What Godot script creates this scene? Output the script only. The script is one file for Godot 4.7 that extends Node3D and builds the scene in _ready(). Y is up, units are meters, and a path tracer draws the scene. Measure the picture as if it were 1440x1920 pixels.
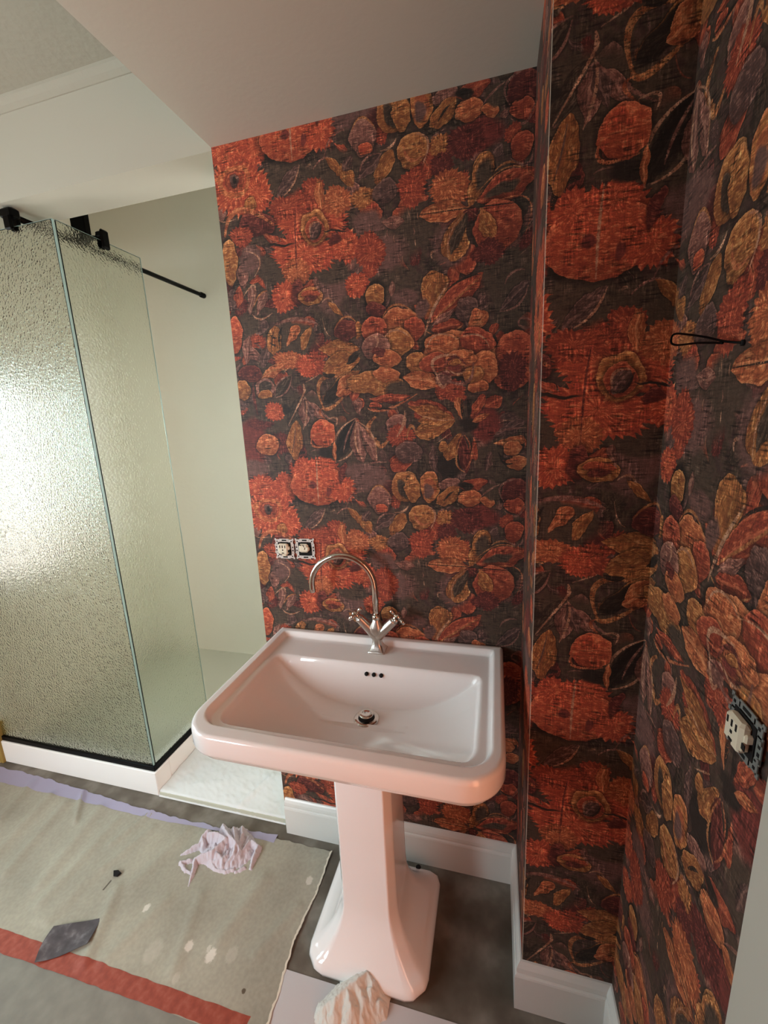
extends Node3D

const TW := 1536
var _buf := PackedFloat32Array()
var _nz: Array[PackedByteArray] = []
var _pal: Array = []
var M := {}


func _ready() -> void:
	# ---- camera, sky, lights, exposure
	var cam := Camera3D.new()
	cam.name = "camera"
	cam.fov = 101.662
	cam.near = 0.02
	cam.far = 50.0
	cam.transform = Transform3D(Basis(Vector3(0.966138, -0.044201, -0.254212), Vector3(-0.010876, 0.977366, -0.211276), Vector3(0.257797, 0.206887, 0.943790)), Vector3(0.0, 1.6, 1.23616))
	add_child(cam)
	cam.current = true
	var env := Environment.new()
	env.background_mode = Environment.BG_SKY
	var sky := Sky.new()
	var sm := ProceduralSkyMaterial.new()
	sm.sky_top_color = Color(0.62, 0.74, 0.9)
	sm.sky_horizon_color = Color(0.86, 0.9, 0.94)
	sm.ground_bottom_color = Color(0.35, 0.34, 0.32)
	sm.ground_horizon_color = Color(0.6, 0.6, 0.58)
	sky.sky_material = sm
	env.sky = sky
	env.background_energy_multiplier = 0.8
	env.tonemap_mode = Environment.TONE_MAPPER_LINEAR
	env.tonemap_exposure = 1.16
	env.sdfgi_enabled = true
	env.ssao_enabled = true
	env.ssil_enabled = true
	var we := WorldEnvironment.new()
	we.name = "environment"
	we.environment = env
	add_child(we)
	area_light("unseen_daylight", Vector2(1.8, 1.6), Color(0.950, 0.987, 1.000), 25.5, Vector3(-1.8, 1.95, 3), Vector3(0, 0, 0))  # out of view behind the viewer, lights curb, basin front and shower
	area_light("unseen_daylight", Vector2(3, 1.7), Color(0.809, 0.969, 1.000), 17, Vector3(-2.78, 1.98, 2), Vector3(0, -PI / 2, 0))  # out of view at the left, lights the left-facing sides
	area_light("unseen_daylight", Vector2(0.36, 1), Color(1.000, 0.969, 0.955), 0.62, Vector3(-2.46, 1.4, 0.315), Vector3(0, -PI / 2, 0))  # out of view, placed for the bright reflection in the shower glass
	area_light("unseen_daylight", Vector2(0.6, 1.2), Color(0.987, 0.991, 1.000), 1.05, Vector3(-0.335, 1.5, -0.62), Vector3(0, PI / 2, 0))  # out of view at the recess end, lights the shower back wall
	area_light("unseen_warm_light", Vector2(0.86, 1.9), Color(1.000, 0.735, 0.575), 1.6, Vector3(0.66, 1.1, 1.3), Vector3(0, PI / 2, 0))  # out of view beyond the doorway, throws warm light on the basin front
	_materials()
	_room()
	_shower()
	_basin()
	_pedestal()
	_tap()
	_floor_things()
	_sockets()


# ---------------------------------------------------------------- helpers
func area_light(called: String, size: Vector2, c: Color, energy: float, at: Vector3, turn: Vector3) -> void:
	var l := AreaLight3D.new()
	l.name = called
	l.area_size = size
	l.light_color = c
	l.light_energy = energy
	l.area_range = 12.0
	l.shadow_enabled = true
	l.position = at
	l.rotation = turn
	add_child(l, true)


func put(called: String, mesh: Mesh, mat: Material, parent: Node = self) -> MeshInstance3D:
	var o := MeshInstance3D.new()
	o.name = called
	o.mesh = mesh
	o.material_override = null
	for i in mesh.get_surface_count():
		o.set_surface_override_material(i, mat)
	parent.add_child(o, true)
	return o


func tag(o: Node, label: String, category: String, group := "", kind := "") -> Node:
	o.set_meta("label", label)
	o.set_meta("category", category)
	if group:
		o.set_meta("group", group)
	if kind:
		o.set_meta("kind", kind)
	return o


func thing(called: String, label: String, category: String, at := Vector3.ZERO) -> Node3D:
	var o := Node3D.new()
	o.name = called
	o.position = at
	add_child(o, true)
	tag(o, label, category)
	return o


func begin(smooth := true) -> SurfaceTool:
	var st := SurfaceTool.new()
	st.begin(Mesh.PRIMITIVE_TRIANGLES)
	st.set_smooth_group(0 if smooth else -1)
	return st


func done(st: SurfaceTool) -> ArrayMesh:
	st.generate_normals()
	return st.commit()


func tri(st: SurfaceTool, a: Vector3, b: Vector3, c: Vector3) -> void:
	st.add_vertex(a)
	st.add_vertex(b)
	st.add_vertex(c)


func quad(st: SurfaceTool, a: Vector3, b: Vector3, c: Vector3, d: Vector3) -> void:
	tri(st, a, b, c)
	tri(st, a, c, d)


func uvquad(st: SurfaceTool, p: Array, uv: Array) -> void:
	for i in [0, 1, 2, 0, 2, 3]:
		st.set_uv(uv[i])
		st.add_vertex(p[i])


# rings of equally many points, counter-clockwise seen from outside when the rings go up
func loft(st: SurfaceTool, rings: Array, cap0 := true, cap1 := true) -> void:
	for i in rings.size() - 1:
		var a: PackedVector3Array = rings[i]
		var b: PackedVector3Array = rings[i + 1]
		var n := a.size()
		for j in n:
			var k := (j + 1) % n
			quad(st, a[j], b[j], b[k], a[k])
	if cap0:
		_fan(st, rings[0], false)
	if cap1:
		_fan(st, rings[-1], true)


func _fan(st: SurfaceTool, r: PackedVector3Array, up: bool) -> void:
	var c := Vector3.ZERO
	for p in r:
		c += p
	c /= r.size()
	for j in r.size():
		var k := (j + 1) % r.size()
		if up:
			tri(st, c, r[k], r[j])
		else:
			tri(st, c, r[j], r[k])


# box with chamfered edges
func box(st: SurfaceTool, c: Vector3, s: Vector3, b := 0.0, turn := Basis.IDENTITY) -> void:
	var h := s / 2
	b = minf(b, minf(h.x, minf(h.y, h.z)) * 0.95)
	if b <= 0.0:
		var ps: Array = []
		for y in [-h.y, h.y]:
			ps.append(PackedVector3Array([c + turn * Vector3(-h.x, y, -h.z), c + turn * Vector3(-h.x, y, h.z), c + turn * Vector3(h.x, y, h.z), c + turn * Vector3(h.x, y, -h.z)]))
		loft(st, ps)
		return
	var rings: Array = []
	for e in [[-h.y, b], [-h.y + b, 0.0], [h.y - b, 0.0], [h.y, b]]:
		var x: float = h.x - e[1]
		var z: float = h.z - e[1]
		var q := minf(b, minf(x, z) * 0.9)
		var r := PackedVector3Array()
		for v in [Vector2(-x, -z + q), Vector2(-x, z - q), Vector2(-x + q, z), Vector2(x - q, z), Vector2(x, z - q), Vector2(x, -z + q), Vector2(x - q, -z), Vector2(-x + q, -z)]:
			r.append(c + turn * Vector3(v.x, e[0], v.y))
		rings.append(r)
	loft(st, rings)


func boxmesh(c: Vector3, s: Vector3, b := 0.0, turn := Basis.IDENTITY) -> ArrayMesh:
	var st := begin(false)
	box(st, c, s, b, turn)
	return done(st)


func span(lo: Vector3, hi: Vector3, b := 0.0) -> ArrayMesh:
	return boxmesh((lo + hi) / 2, hi - lo, b)


func tube(st: SurfaceTool, pts: Array, radii: Array, seg := 14, flat := 1.0) -> void:
	var rings: Array = []
	var n := pts.size()
	var side := Vector3.ZERO
	for i in n:
		var t: Vector3 = ((pts[mini(i + 1, n - 1)] as Vector3) - (pts[maxi(i - 1, 0)] as Vector3)).normalized()
		if side == Vector3.ZERO:
			side = t.cross(Vector3(0.13, 0.2, 0.97)).normalized()
			if absf(t.dot(Vector3(0.13, 0.2, 0.97))) > 0.95:
				side = t.cross(Vector3.UP).normalized()
		else:
			side = (side - t * side.dot(t)).normalized()
		var other := t.cross(side)
		var r := PackedVector3Array()
		var rad: float = radii[mini(i, radii.size() - 1)]
		for j in seg:
			var a := -TAU * j / seg
			r.append((pts[i] as Vector3) + side * cos(a) * rad + other * sin(a) * rad * flat)
		rings.append(r)
	loft(st, rings)


func curve(pts: Array, steps: int) -> Array:
	var c := Curve3D.new()
	for i in pts.size():
		var d: Vector3 = ((pts[mini(i + 1, pts.size() - 1)] as Vector3) - (pts[maxi(i - 1, 0)] as Vector3)) / 6.0
		c.add_point(pts[i], -d, d)
	var out: Array = []
	for i in steps + 1:
		out.append(c.sample_baked(c.get_baked_length() * i / steps, true))
	return out


func rrect(x0: float, x1: float, z0: float, z1: float, rb: float, rf: float, y: float, seg := 10, side := 24) -> PackedVector3Array:
	# rounded rectangle seen from above; rb rounds the two back corners (z0), rf the two front ones
	var r := PackedVector3Array()
	rb = maxf(rb, 0.0005)
	rf = maxf(rf, 0.0005)
	var cs := [[x0 + rb, z0 + rb, rb, PI], [x0 + rf, z1 - rf, rf, PI / 2], [x1 - rf, z1 - rf, rf, 0.0], [x1 - rb, z0 + rb, rb, -PI / 2]]
	for q in 4:
		var c: Array = cs[q]
		var first := r.size()
		for i in seg + 1:
			var a: float = c[3] + PI / 2 - PI / 2 * i / seg
			if q == 0:
				a = -PI / 2 - PI / 2 * i / seg
			elif q == 1:
				a = PI - PI / 2 * i / seg
			elif q == 2:
				a = PI / 2 - PI / 2 * i / seg
			else:
				a = -PI / 2 * i / seg
			r.append(Vector3(c[0] + c[2] * cos(a), y, c[1] + c[2] * sin(a)))
		assert(r.size() > first)
	# fill the straight sides
	var out := PackedVector3Array()
	var per := seg + 1
	for q in 4:
		for i in per:
			out.append(r[q * per + i])
		var a := r[q * per + per - 1]
		var b := r[((q + 1) % 4) * per]
		for i in range(1, side):
			out.append(a.lerp(b, float(i) / side))
	return out


func noise(freq: float, kind := FastNoiseLite.TYPE_SIMPLEX_SMOOTH, oct := 4, sd := 1) -> FastNoiseLite:
	var n := FastNoiseLite.new()
	n.noise_type = kind
	n.frequency = freq
	n.fractal_octaves = oct
	n.seed = sd
	return n


func ntex(freq: float, size := 256, oct := 4, sd := 1, normal := false, strength := 4.0, ramp: Gradient = null, kind := FastNoiseLite.TYPE_SIMPLEX_SMOOTH) -> NoiseTexture2D:
	var t := NoiseTexture2D.new()
	t.width = size
	t.height = size
	t.seamless = true
	t.noise = noise(freq, kind, oct, sd)
	t.as_normal_map = normal
	t.bump_strength = strength
	if ramp:
		t.color_ramp = ramp
	return t


func ramp(a: Color, b: Color, c: Color) -> Gradient:
	var g := Gradient.new()
	g.set_color(0, a)
	g.set_color(1, c)
	g.add_point(0.5, b)
	return g


func mat(c: Color, rough := 0.7, metal := 0.0, spec := 0.5) -> StandardMaterial3D:
	var m := StandardMaterial3D.new()
	m.albedo_color = c
	m.roughness = rough
	m.metallic = metal
	m.metallic_specular = spec
	return m


func tri_uv(m: StandardMaterial3D, per_metre: float) -> StandardMaterial3D:
	m.uv1_triplanar = true
	m.uv1_world_triplanar = true
	m.uv1_scale = Vector3.ONE * per_metre
	return m


# ---------------------------------------------------------------- the printed wallpaper
func _paint_setup() -> void:
	_buf.resize(TW * TW * 3)
	for spec in [[0.011, 3, 11], [0.011, 3, 12], [0.035, 4, 13], [0.16, 3, 14]]:
		var im := noise(spec[0], FastNoiseLite.TYPE_SIMPLEX_SMOOTH, spec[1], spec[2]).get_seamless_image(512, 512)
		im.convert(Image.FORMAT_L8)
		_nz.append(im.get_data())
	for wh in [[48, 512, 15], [512, 48, 16]]:
		var im := noise(0.12, FastNoiseLite.TYPE_SIMPLEX_SMOOTH, 3, wh[2]).get_seamless_image(wh[0], wh[1])
		im.convert(Image.FORMAT_L8)
		im.resize(512, 512, Image.INTERPOLATE_CUBIC)
		_nz.append(im.get_data())
	# base, dark, light of each colour
	_pal = [
		[Vector3(72, 58, 48), Vector3(48, 39, 32), Vector3(108, 90, 76)], [Vector3(104, 74, 67), Vector3(72, 52, 48), Vector3(146, 110, 98)],
		[Vector3(106, 48, 42), Vector3(76, 34, 32), Vector3(150, 80, 66)], [Vector3(206, 98, 62), Vector3(150, 62, 46), Vector3(228, 140, 98)],
		[Vector3(200, 114, 70), Vector3(142, 72, 48), Vector3(224, 152, 104)], [Vector3(186, 120, 66), Vector3(128, 74, 46), Vector3(214, 156, 102)],
		[Vector3(186, 136, 104), Vector3(146, 98, 74), Vector3(214, 172, 140)], [Vector3(148, 98, 84), Vector3(104, 66, 58), Vector3(184, 134, 114)],
		[Vector3(40, 33, 29), Vector3(30, 26, 23), Vector3(58, 48, 42)], [Vector3(172, 80, 54), Vector3(124, 52, 40), Vector3(206, 116, 82)],
	]
	var n0 := _nz[0]
	var n2 := _nz[2]
	for y in TW:
		for x in TW:
			var ni := ((y & 511) << 9) | (x & 511)
			var t := n2[ni] / 255.0
			var v: Vector3 = _pal[0][0]
			v = v.lerp(_pal[1][1], clampf((n0[((y * 2 + 77) & 511) << 9 | ((x * 2 + 31) & 511)] / 255.0 - 0.48) * 4.0, 0.0, 0.8)) * (0.75 + 0.5 * t)
			var i := (y * TW + x) * 3
			_buf[i] = v.x
			_buf[i + 1] = v.y
			_buf[i + 2] = v.z


# kinds: 0 round, 1 leaf, 2 ragged flower, 3 ring, 4 soft dark ground, 5 petal that is broad at its tip
func _b(kind: int, cx: int, cy: int, a: int, b: int, ang: int, c: int) -> void:
	var n0 := _nz[0]
	var n1 := _nz[1]
	var n2 := _nz[2]
	var n3 := _nz[3]
	var ca := cos(deg_to_rad(ang))
	var sa := sin(deg_to_rad(ang))
	var ex := int(sqrt(a * a * ca * ca + b * b * sa * sa) * 1.3) + 10
	var ey := int(sqrt(a * a * sa * sa + b * b * ca * ca) * 1.3) + 10
	var base: Vector3 = _pal[c][0]
	var dark: Vector3 = _pal[c][1]
	var light: Vector3 = _pal[c][2]
	var teeth := 9.0 + float(a) * 0.16
	var sd := (cx * 7 + cy * 13) & 511
	var edge := 3.0 / minf(a, b)
	for y in range(cy - ey, cy + ey + 1):
		var py := posmod(y, TW)
		for x in range(cx - ex, cx + ex + 1):
			var px := posmod(x, TW)
			var ni := ((py & 511) << 9) | (px & 511)
			var f3 := n3[ni] / 255.0 - 0.5
			var dx := x - cx + (n0[ni] - 128) * 0.07 + f3 * 1.6
			var dy := y - cy + (n1[ni] - 128) * 0.07 + f3 * 1.6
			var u := (dx * ca + dy * sa) / a
			var v := (-dx * sa + dy * ca) / b
			var d := 2.0
			var t := n2[ni] / 255.0 * 0.3 + n3[(((int(v * b * 1.3 + 900.0) + sd) & 511) << 9) | ((int(u * a * 0.22 + 900.0) + sd * 3) & 511)] / 255.0 * 0.45 + n2[(((int(v * b * 1.0 + 900.0) + sd) & 511) << 9) | ((int(u * a * 0.3 + 900.0) + sd) & 511)] / 255.0 * 0.25
			if kind == 0:
				d = sqrt(u * u + v * v)
			elif kind == 1:
				if absf(u) < 1.0:
					d = absf(v) / maxf(0.02, 1.0 - u * u * (0.8 + 0.2 * absf(u)))
			elif kind == 5:
				if absf(u) < 1.0:
					d = absf(v) / maxf(0.02, sqrt(1.0 - u * u) * (0.66 + 0.4 * u))
			elif kind == 2:
				var r := sqrt(u * u + v * v)
				if r < 1.3:
					var th := atan2(v, u)
					var q := th * teeth / TAU
					var k := q - floorf(q)
					var tooth := absf(k - 0.5) * 2.0
					var long := n0[((int(floorf(q)) * 37 + sd) & 511) * 511 & 0x3ffff] / 255.0
					d = r / (0.74 + 0.2 * long + 0.16 * tooth)
					t = n3[(((int(r * 14.0) + sd) & 511) << 9) | (int((th + 4.0) * 40.0) & 511)] / 255.0 * 0.6 + t * 0.4
					var lay := r * 2.6 + (long - 0.5) * 1.1
					t += 0.16 * (lay - floorf(lay)) - 0.1 - 0.14 * (1.0 - tooth) * clampf(r * 2.0 - 0.6, 0.0, 1.0)
			elif kind == 3:
				d = absf(sqrt(u * u + v * v) - 0.86) / 0.15
			else:
				d = sqrt(u * u + v * v)
				var soft := clampf((1.15 - d) * 3.0, 0.0, 1.0)
				if soft > 0.0:
					var w := base * (0.72 + 0.6 * t)
					var i := (py * TW + px) * 3
					_buf[i] = lerpf(_buf[i], w.x, soft)
					_buf[i + 1] = lerpf(_buf[i + 1], w.y, soft)
					_buf[i + 2] = lerpf(_buf[i + 2], w.z, soft)
				continue
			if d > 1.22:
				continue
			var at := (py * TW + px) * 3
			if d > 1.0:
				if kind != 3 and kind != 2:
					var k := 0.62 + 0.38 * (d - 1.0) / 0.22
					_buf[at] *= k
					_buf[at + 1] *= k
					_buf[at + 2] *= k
				continue
			var s := clampf((t - 0.5) * 3.4 + 0.52, 0.0, 1.0)
			var w := dark.lerp(base, s)
			if s > 0.72:
				w = w.lerp(light, (s - 0.72) * 2.8)
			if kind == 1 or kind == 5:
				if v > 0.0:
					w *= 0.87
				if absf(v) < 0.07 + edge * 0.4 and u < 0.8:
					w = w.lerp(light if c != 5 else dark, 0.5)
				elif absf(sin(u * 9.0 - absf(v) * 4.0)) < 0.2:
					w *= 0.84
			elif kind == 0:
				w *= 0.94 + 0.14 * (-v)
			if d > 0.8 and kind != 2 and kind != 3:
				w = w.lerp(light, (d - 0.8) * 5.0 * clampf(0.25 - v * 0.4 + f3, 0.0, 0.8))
			var al := 0.95
			_buf[at] = lerpf(_buf[at], w.x, al)
			_buf[at + 1] = lerpf(_buf[at + 1], w.y, al)
			_buf[at + 2] = lerpf(_buf[at + 2], w.z, al)


func _s(x0: int, y0: int, x1: int, y1: int, x2: int, y2: int, wd: int, c: int) -> void:
	var n2 := _nz[2]
	var n3 := _nz[3]
	var p0 := Vector2(x0, y0)
	var p1 := Vector2(x1, y1) * 2.0 - (Vector2(x0, y0) + Vector2(x2, y2)) * 0.5
	var p2 := Vector2(x2, y2)
	var steps := int((p0.distance_to(p1) + p1.distance_to(p2)) / 1.6) + 2
	for k in steps + 1:
		var t := float(k) / steps
		var p := p0.lerp(p1, t).lerp(p1.lerp(p2, t), t)
		var r := maxf(1.0, wd * 0.62 * (0.45 + 0.75 * sin(PI * clampf(t, 0.06, 0.94))))
		var ir := int(r) + 1
		for yy in range(-ir, ir + 1):
			for xx in range(-ir, ir + 1):
				if xx * xx + yy * yy > r * r:
					continue
				var px := posmod(int(p.x) + xx, TW)
				var py := posmod(int(p.y) + yy, TW)
				var ni := ((py & 511) << 9) | (px & 511)
				if n3[ni] < 84:
					continue
				var w: Vector3 = (_pal[c][1] as Vector3).lerp(_pal[c][2], clampf(n2[ni] / 255.0 * 1.5 - 0.4, 0.0, 1.0))
				var i := (py * TW + px) * 3
				_buf[i] = lerpf(_buf[i], w.x, 0.6)
				_buf[i + 1] = lerpf(_buf[i + 1], w.y, 0.6)
				_buf[i + 2] = lerpf(_buf[i + 2], w.z, 0.6)


func _wallpaper() -> StandardMaterial3D:
	_paint_setup()
	_motifs()
	var bytes := PackedByteArray()
	bytes.resize(TW * TW * 3)
	var n0 := _nz[0]
	var n3 := _nz[3]
	var hs := _nz[4]
	var vs := _nz[5]
	for y in TW:
		for x in TW:
			var ni := ((y & 511) << 9) | (x & 511)
			var n4 := (((y * 3 + 40) & 511) << 9) | ((x * 3 + 9) & 511)
			var wear := clampf((n0[(((y + 200) & 511) << 9) | ((x + 90) & 511)] - 100) / 90.0, 0.2, 1.0)
			var k := 1.02 + (n3[ni] / 255.0 - 0.5) * 0.26 + (n3[n4] / 255.0 - 0.5) * 0.2
			var thread := ((hs[ni] / 255.0 - 0.5) * 0.55 + (vs[ni] / 255.0 - 0.5) * 0.45) * wear
			k *= 1.0 + thread
			if hs[ni] < 96:
				k *= 1.0 - (96 - hs[ni]) / 130.0 * wear
			if vs[n4] < 92:
				k *= 1.0 - (92 - vs[n4]) / 150.0 * wear
			if hs[n4] > 158 or vs[ni] > 162:
				k *= 1.0 + 0.16 * wear
			var i := (y * TW + x) * 3
			var add := maxf(0.0, (hs[n4] + vs[ni]) / 255.0 - 1.28) * 130.0 * wear
			bytes[i] = clampi(int(_buf[i] * k + add), 0, 255)
			bytes[i + 1] = clampi(int(_buf[i + 1] * k + add * 0.8), 0, 255)
			bytes[i + 2] = clampi(int(_buf[i + 2] * k + add * 0.7), 0, 255)
	var im := Image.create_from_data(TW, TW, false, Image.FORMAT_RGB8, bytes)
	_buf.resize(0)
	var m := mat(Color.WHITE, 0.62, 0.0, 0.42)
	m.albedo_texture = ImageTexture.create_from_image(im)
	m.texture_repeat = true
	return m


func _motifs() -> void:
	var rng := RandomNumberGenerator.new()
	rng.seed = 4
	for i in 300:
		var a := rng.randi_range(26, 62)
		_b([1, 5, 0, 2][rng.randi_range(0, 3)], rng.randi_range(0, TW), rng.randi_range(0, TW), a, int(a * rng.randf_range(0.4, 0.8)), rng.randi_range(0, 180), [1, 2, 9, 7, 1, 9, 0][rng.randi_range(0, 6)])
	for i in 150:
		var p := Vector2(rng.randi_range(0, TW), rng.randi_range(0, TW))
		var q := p + Vector2.from_angle(rng.randf() * TAU) * rng.randf_range(30, 90)
		var o := (p + q) / 2 + Vector2.from_angle(rng.randf() * TAU) * 16.0
		_s(int(p.x), int(p.y), int(o.x), int(o.y), int(q.x), int(q.y), rng.randi_range(3, 6), [1, 7, 6, 9, 1][rng.randi_range(0, 4)])
	_b(4, 352, 172, 109, 71, 10, 0)
	_b(4, 267, 536, 91, 67, 7, 0)
	_b(4, 703, 415, 70, 52, 9, 1)
	_b(4, 1296, 765, 89, 123, 7, 0)
	_b(4, 1034, 1465, 60, 68, 1, 8)
	_b(4, 1205, 1436, 62, 61, 1, 0)
	_b(4, 1268, 1503, 102, 44, 1, 0)
	_b(4, 312, 844, 135, 72, 5, 0)
	_b(4, 935, 917, 37, 31, 5, 0)
	_b(4, 813, 1011, 50, 42, 4, 0)
	_b(4, 820, 1113, 83, 38, 4, 0)
	_b(4, 339, 1205, 206, 107, 3, 0)
	_b(4, 573, 1350, 138, 107, 2, 0)
	_b(4, 624, 1518, 139, 67, 1, 1)
	_b(4, 522, 654, 69, 113, 7, 1)
	_b(4, 102, 768, 58, 50, 6, 0)
	_b(4, 903, 1999, 76, 94, -3, 0)
	_b(4, 1273, 2231, 106, 94, -5, 0)
	_b(4, 1194, 1289, 66, 75, 2, 2)
	_b(4, 50, 1333, 83, 121, 2, 2)
	_b(4, 42, 1466, 77, 46, 1, 1)
	_b(4, 1353, 1234, 44, 41, 3, 0)
	_b(4, 821, 655, 90, 64, 7, 0)
	_b(4, 855, 728, 58, 35, 7, 1)
	_b(4, 1298, 883, 62, 34, 6, 0)
	_b(4, 1164, 1713, 91, 59, -1, 2)
	_b(4, 525, 589, 91, 45, 7, 0)
	_b(4, 758, 523, 158, 67, 8, 0)
	_b(4, 752, 2081, 120, 76, -4, 1)
	_b(4, 1053, 2083, 74, 83, -4, 1)
	_b(4, 581, 1728, 137, 70, -1, 0)
	_b(4, 790, 1775, 101, 69, -1, 0)
	_b(0, 48, 41, 68, 53, 11, 2)
	_b(0, 182, 52, 69, 56, 11, 9)
	_b(2, 72, 1570, 105, 73, 0, 3)
	_b(2, 211, 1571, 75, 85, 0, 3)
	_b(2, 112, 1722, 171, 119, 9, 3)
	_b(2, 200, 1754, 83, 88, -1, 3)
	_b(4, 291, 1622, 37, 27, 0, 8)
	_b(3, 95, 1689, 83, 64, -1, 4)
	_b(0, 94, 1686, 43, 39, -1, 9)
	_b(0, 93, 1684, 24, 28, -1, 1)
	_b(4, 96, 1681, 11, 16, -1, 8)
	_b(0, 166, 257, 29, 30, 9, 5)
	_b(1, 358, 196, 81, 28, -41, 1)
	_s(333, 248, 383, 211, 415, 146, 6, 6)
	_b(2, 390, 1515, 163, 107, 1, 3)
	_b(0, 393, 1559, 154, 102, 0, 3)
	_b(2, 514, 1578, 76, 75, 0, 3)
	_b(2, 316, 1464, 72, 56, 1, 3)
	_b(2, 421, 1454, 70, 43, 1, 3)
	_s(393, 1417, 385, 1540, 385, 1657, 6, 6)
	_b(4, 361, 1556, 17, 18, 0, 2)
	_b(4, 440, 1591, 13, 22, 0, 2)
	_b(0, 520, 1498, 17, 50, 21, 2)
	_s(263, 1457, 281, 1408, 329, 1391, 16, 8)
	_s(478, 172, 519, 142, 558, 145, 6, 7)
	_s(530, 140, 563, 74, 623, 55, 6, 7)
	_b(1, 574, 182, 56, 16, 47, 5)
	_b(1, 627, 220, 57, 26, 61, 5)
	_b(1, 628, 178, 31, 19, -60, 1)
	_b(0, 702, 1634, 59, 65, 0, 7)
	_s(657, 1603, 702, 1561, 759, 1615, 6, 5)
	_b(0, 709, 1671, 33, 22, 0, 3)
	_b(2, 450, 366, 186, 83, 9, 3)
	_b(2, 573, 309, 74, 61, 9, 4)
	_b(2, 339, 300, 99, 53, 9, 9)
	_b(2, 471, 254, 54, 61, 10, 9)
	_b(1, 498, 271, 65, 22, -95, 4)
	_b(2, 410, 489, 173, 96, 8, 3)
	_b(2, 600, 491, 72, 73, 8, 3)
	_b(2, 362, 563, 71, 62, 7, 4)
	_b(0, 557, 455, 25, 19, 8, 2)
	_b(0, 465, 398, 65, 71, -9, 5)
	_b(0, 467, 403, 45, 52, -9, 9)
	_b(1, 469, 408, 42, 24, -57, 1)
	_s(445, 429, 448, 385, 489, 377, 6, 6)
	_s(500, 388, 479, 434, 450, 439, 6, 8)
	_b(4, 295, 442, 66, 6, 8, 8)
	_b(4, 559, 426, 61, 4, 8, 8)
	_s(383, 307, 371, 428, 367, 605, 5, 2)
	_b(0, 190, 341, 91, 48, 9, 2)
	_s(21, 367, 104, 272, 268, 353, 16, 4)
	_b(2, 103, 379, 63, 46, 8, 9)
	_b(0, 31, 484, 39, 101, 3, 5)
	_b(4, 141, 483, 56, 63, 8, 1)
	_s(114, 442, 185, 488, 151, 558, 5, 6)
	_b(2, 709, 501, 59, 58, 8, 9)
	_b(2, 642, 654, 64, 53, 7, 3)
	_b(2, 706, 607, 38, 25, 7, 9)
	_b(5, 122, 660, 61, 30, -77, 7)
	_b(5, 171, 676, 58, 34, -58, 7)
	_s(86, 635, 143, 593, 142, 652, 6, 6)
	_s(131, 689, 170, 639, 209, 627, 6, 5)
	_s(121, 721, 163, 747, 224, 726, 6, 6)
	_b(2, 296, 664, 72, 74, 7, 3)
	_b(0, 362, 646, 30, 58, 7, 2)
	_b(0, 423, 674, 59, 39, 7, 5)
	_b(0, 424, 666, 47, 16, 7, 9)
	_b(0, 420, 685, 33, 10, 7, 2)
	_b(5, 462, 633, 36, 17, -100, 7)
	_s(477, 706, 513, 694, 530, 738, 6, 6)
	_b(1, 536, 742, 53, 16, 48, 5)
	_b(0, 724, 714, 48, 66, 7, 8)
	_b(0, 724, 709, 41, 54, 7, 5)
	_b(0, 723, 767, 43, 33, 6, 2)
	_b(1, 801, 685, 32, 14, -83, 7)
	_s(237, 777, 351, 766, 446, 798, 13, 7)
	_b(1, 222, 847, 72, 38, -83, 5)
	_s(204, 901, 211, 846, 232, 792, 4, 8)
	_s(207, 823, 218, 835, 234, 840, 6, 8)
	_s(197, 856, 215, 869, 227, 870, 6, 8)
	_b(5, 319, 837, 56, 36, -51, 4)
	_b(1, 384, 854, 58, 22, -58, 5)
	_s(246, 871, 251, 827, 267, 796, 9, 8)
	_b(2, 290, 942, 88, 45, 5, 4)
	_b(2, 400, 974, 86, 62, 4, 9)
	_b(1, 204, 990, 79, 26, -24, 4)
	_s(133, 1011, 195, 986, 273, 989, 7, 5)
	_b(2, 374, 988, 50, 51, 4, 3)
	_b(0, 18, 805, 40, 86, 5, 3)
	_b(1, 75, 880, 75, 25, -78, 7)
	_b(0, 75, 995, 63, 41, 4, 2)
	_b(0, 25, 1068, 44, 48, 4, 5)
	_b(0, 146, 1070, 53, 47, 4, 0)
	_b(3, 146, 1070, 53, 47, 4, 7)
	_b(0, 147, 1097, 41, 23, 4, 5)
	_b(1, 247, 1064, 68, 33, -44, 0)
	_s(199, 1109, 222, 1046, 296, 1014, 6, 7)
	_s(201, 1115, 263, 1089, 295, 1022, 6, 7)
	_b(1, 540, 914, 98, 40, -178, 5)
	_b(1, 544, 983, 94, 52, 166, 5)
	_b(1, 543, 1080, 116, 34, 145, 5)
	_b(1, 511, 1103, 82, 28, -43, 8)
	_s(571, 1047, 444, 1050, 441, 1163, 13, 5)
	_s(441, 1158, 477, 1183, 573, 1114, 12, 5)
	_b(1, 571, 1081, 76, 37, -38, 4)
	_b(1, 604, 964, 41, 14, -38, 8)
	_b(1, 490, 1029, 29, 9, -4, 8)
	_b(0, 708, 1081, 136, 52, 4, 5)
	_b(0, 761, 1044, 67, 32, 4, 4)
	_b(4, 826, 1113, 72, 35, 4, 0)
	_b(0, 582, 838, 55, 45, 6, 2)
	_b(5, 641, 846, 39, 23, -80, 5)
	_s(527, 832, 583, 780, 638, 817, 6, 5)
	_b(0, 831, 821, 83, 53, 6, 4)
	_b(0, 713, 850, 61, 57, 6, 9)
	_b(0, 894, 862, 45, 46, 6, 9)
	_b(0, 814, 911, 71, 60, 5, 5)
	_b(0, 715, 923, 67, 58, 5, 7)
	_b(0, 764, 975, 67, 37, 5, 4)
	_s(755, 798, 817, 754, 896, 797, 6, 5)
	_s(689, 874, 728, 888, 715, 929, 6, 6)
	_s(756, 890, 807, 859, 866, 890, 6, 6)
	_b(2, 731, 946, 34, 21, 5, 2)
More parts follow.
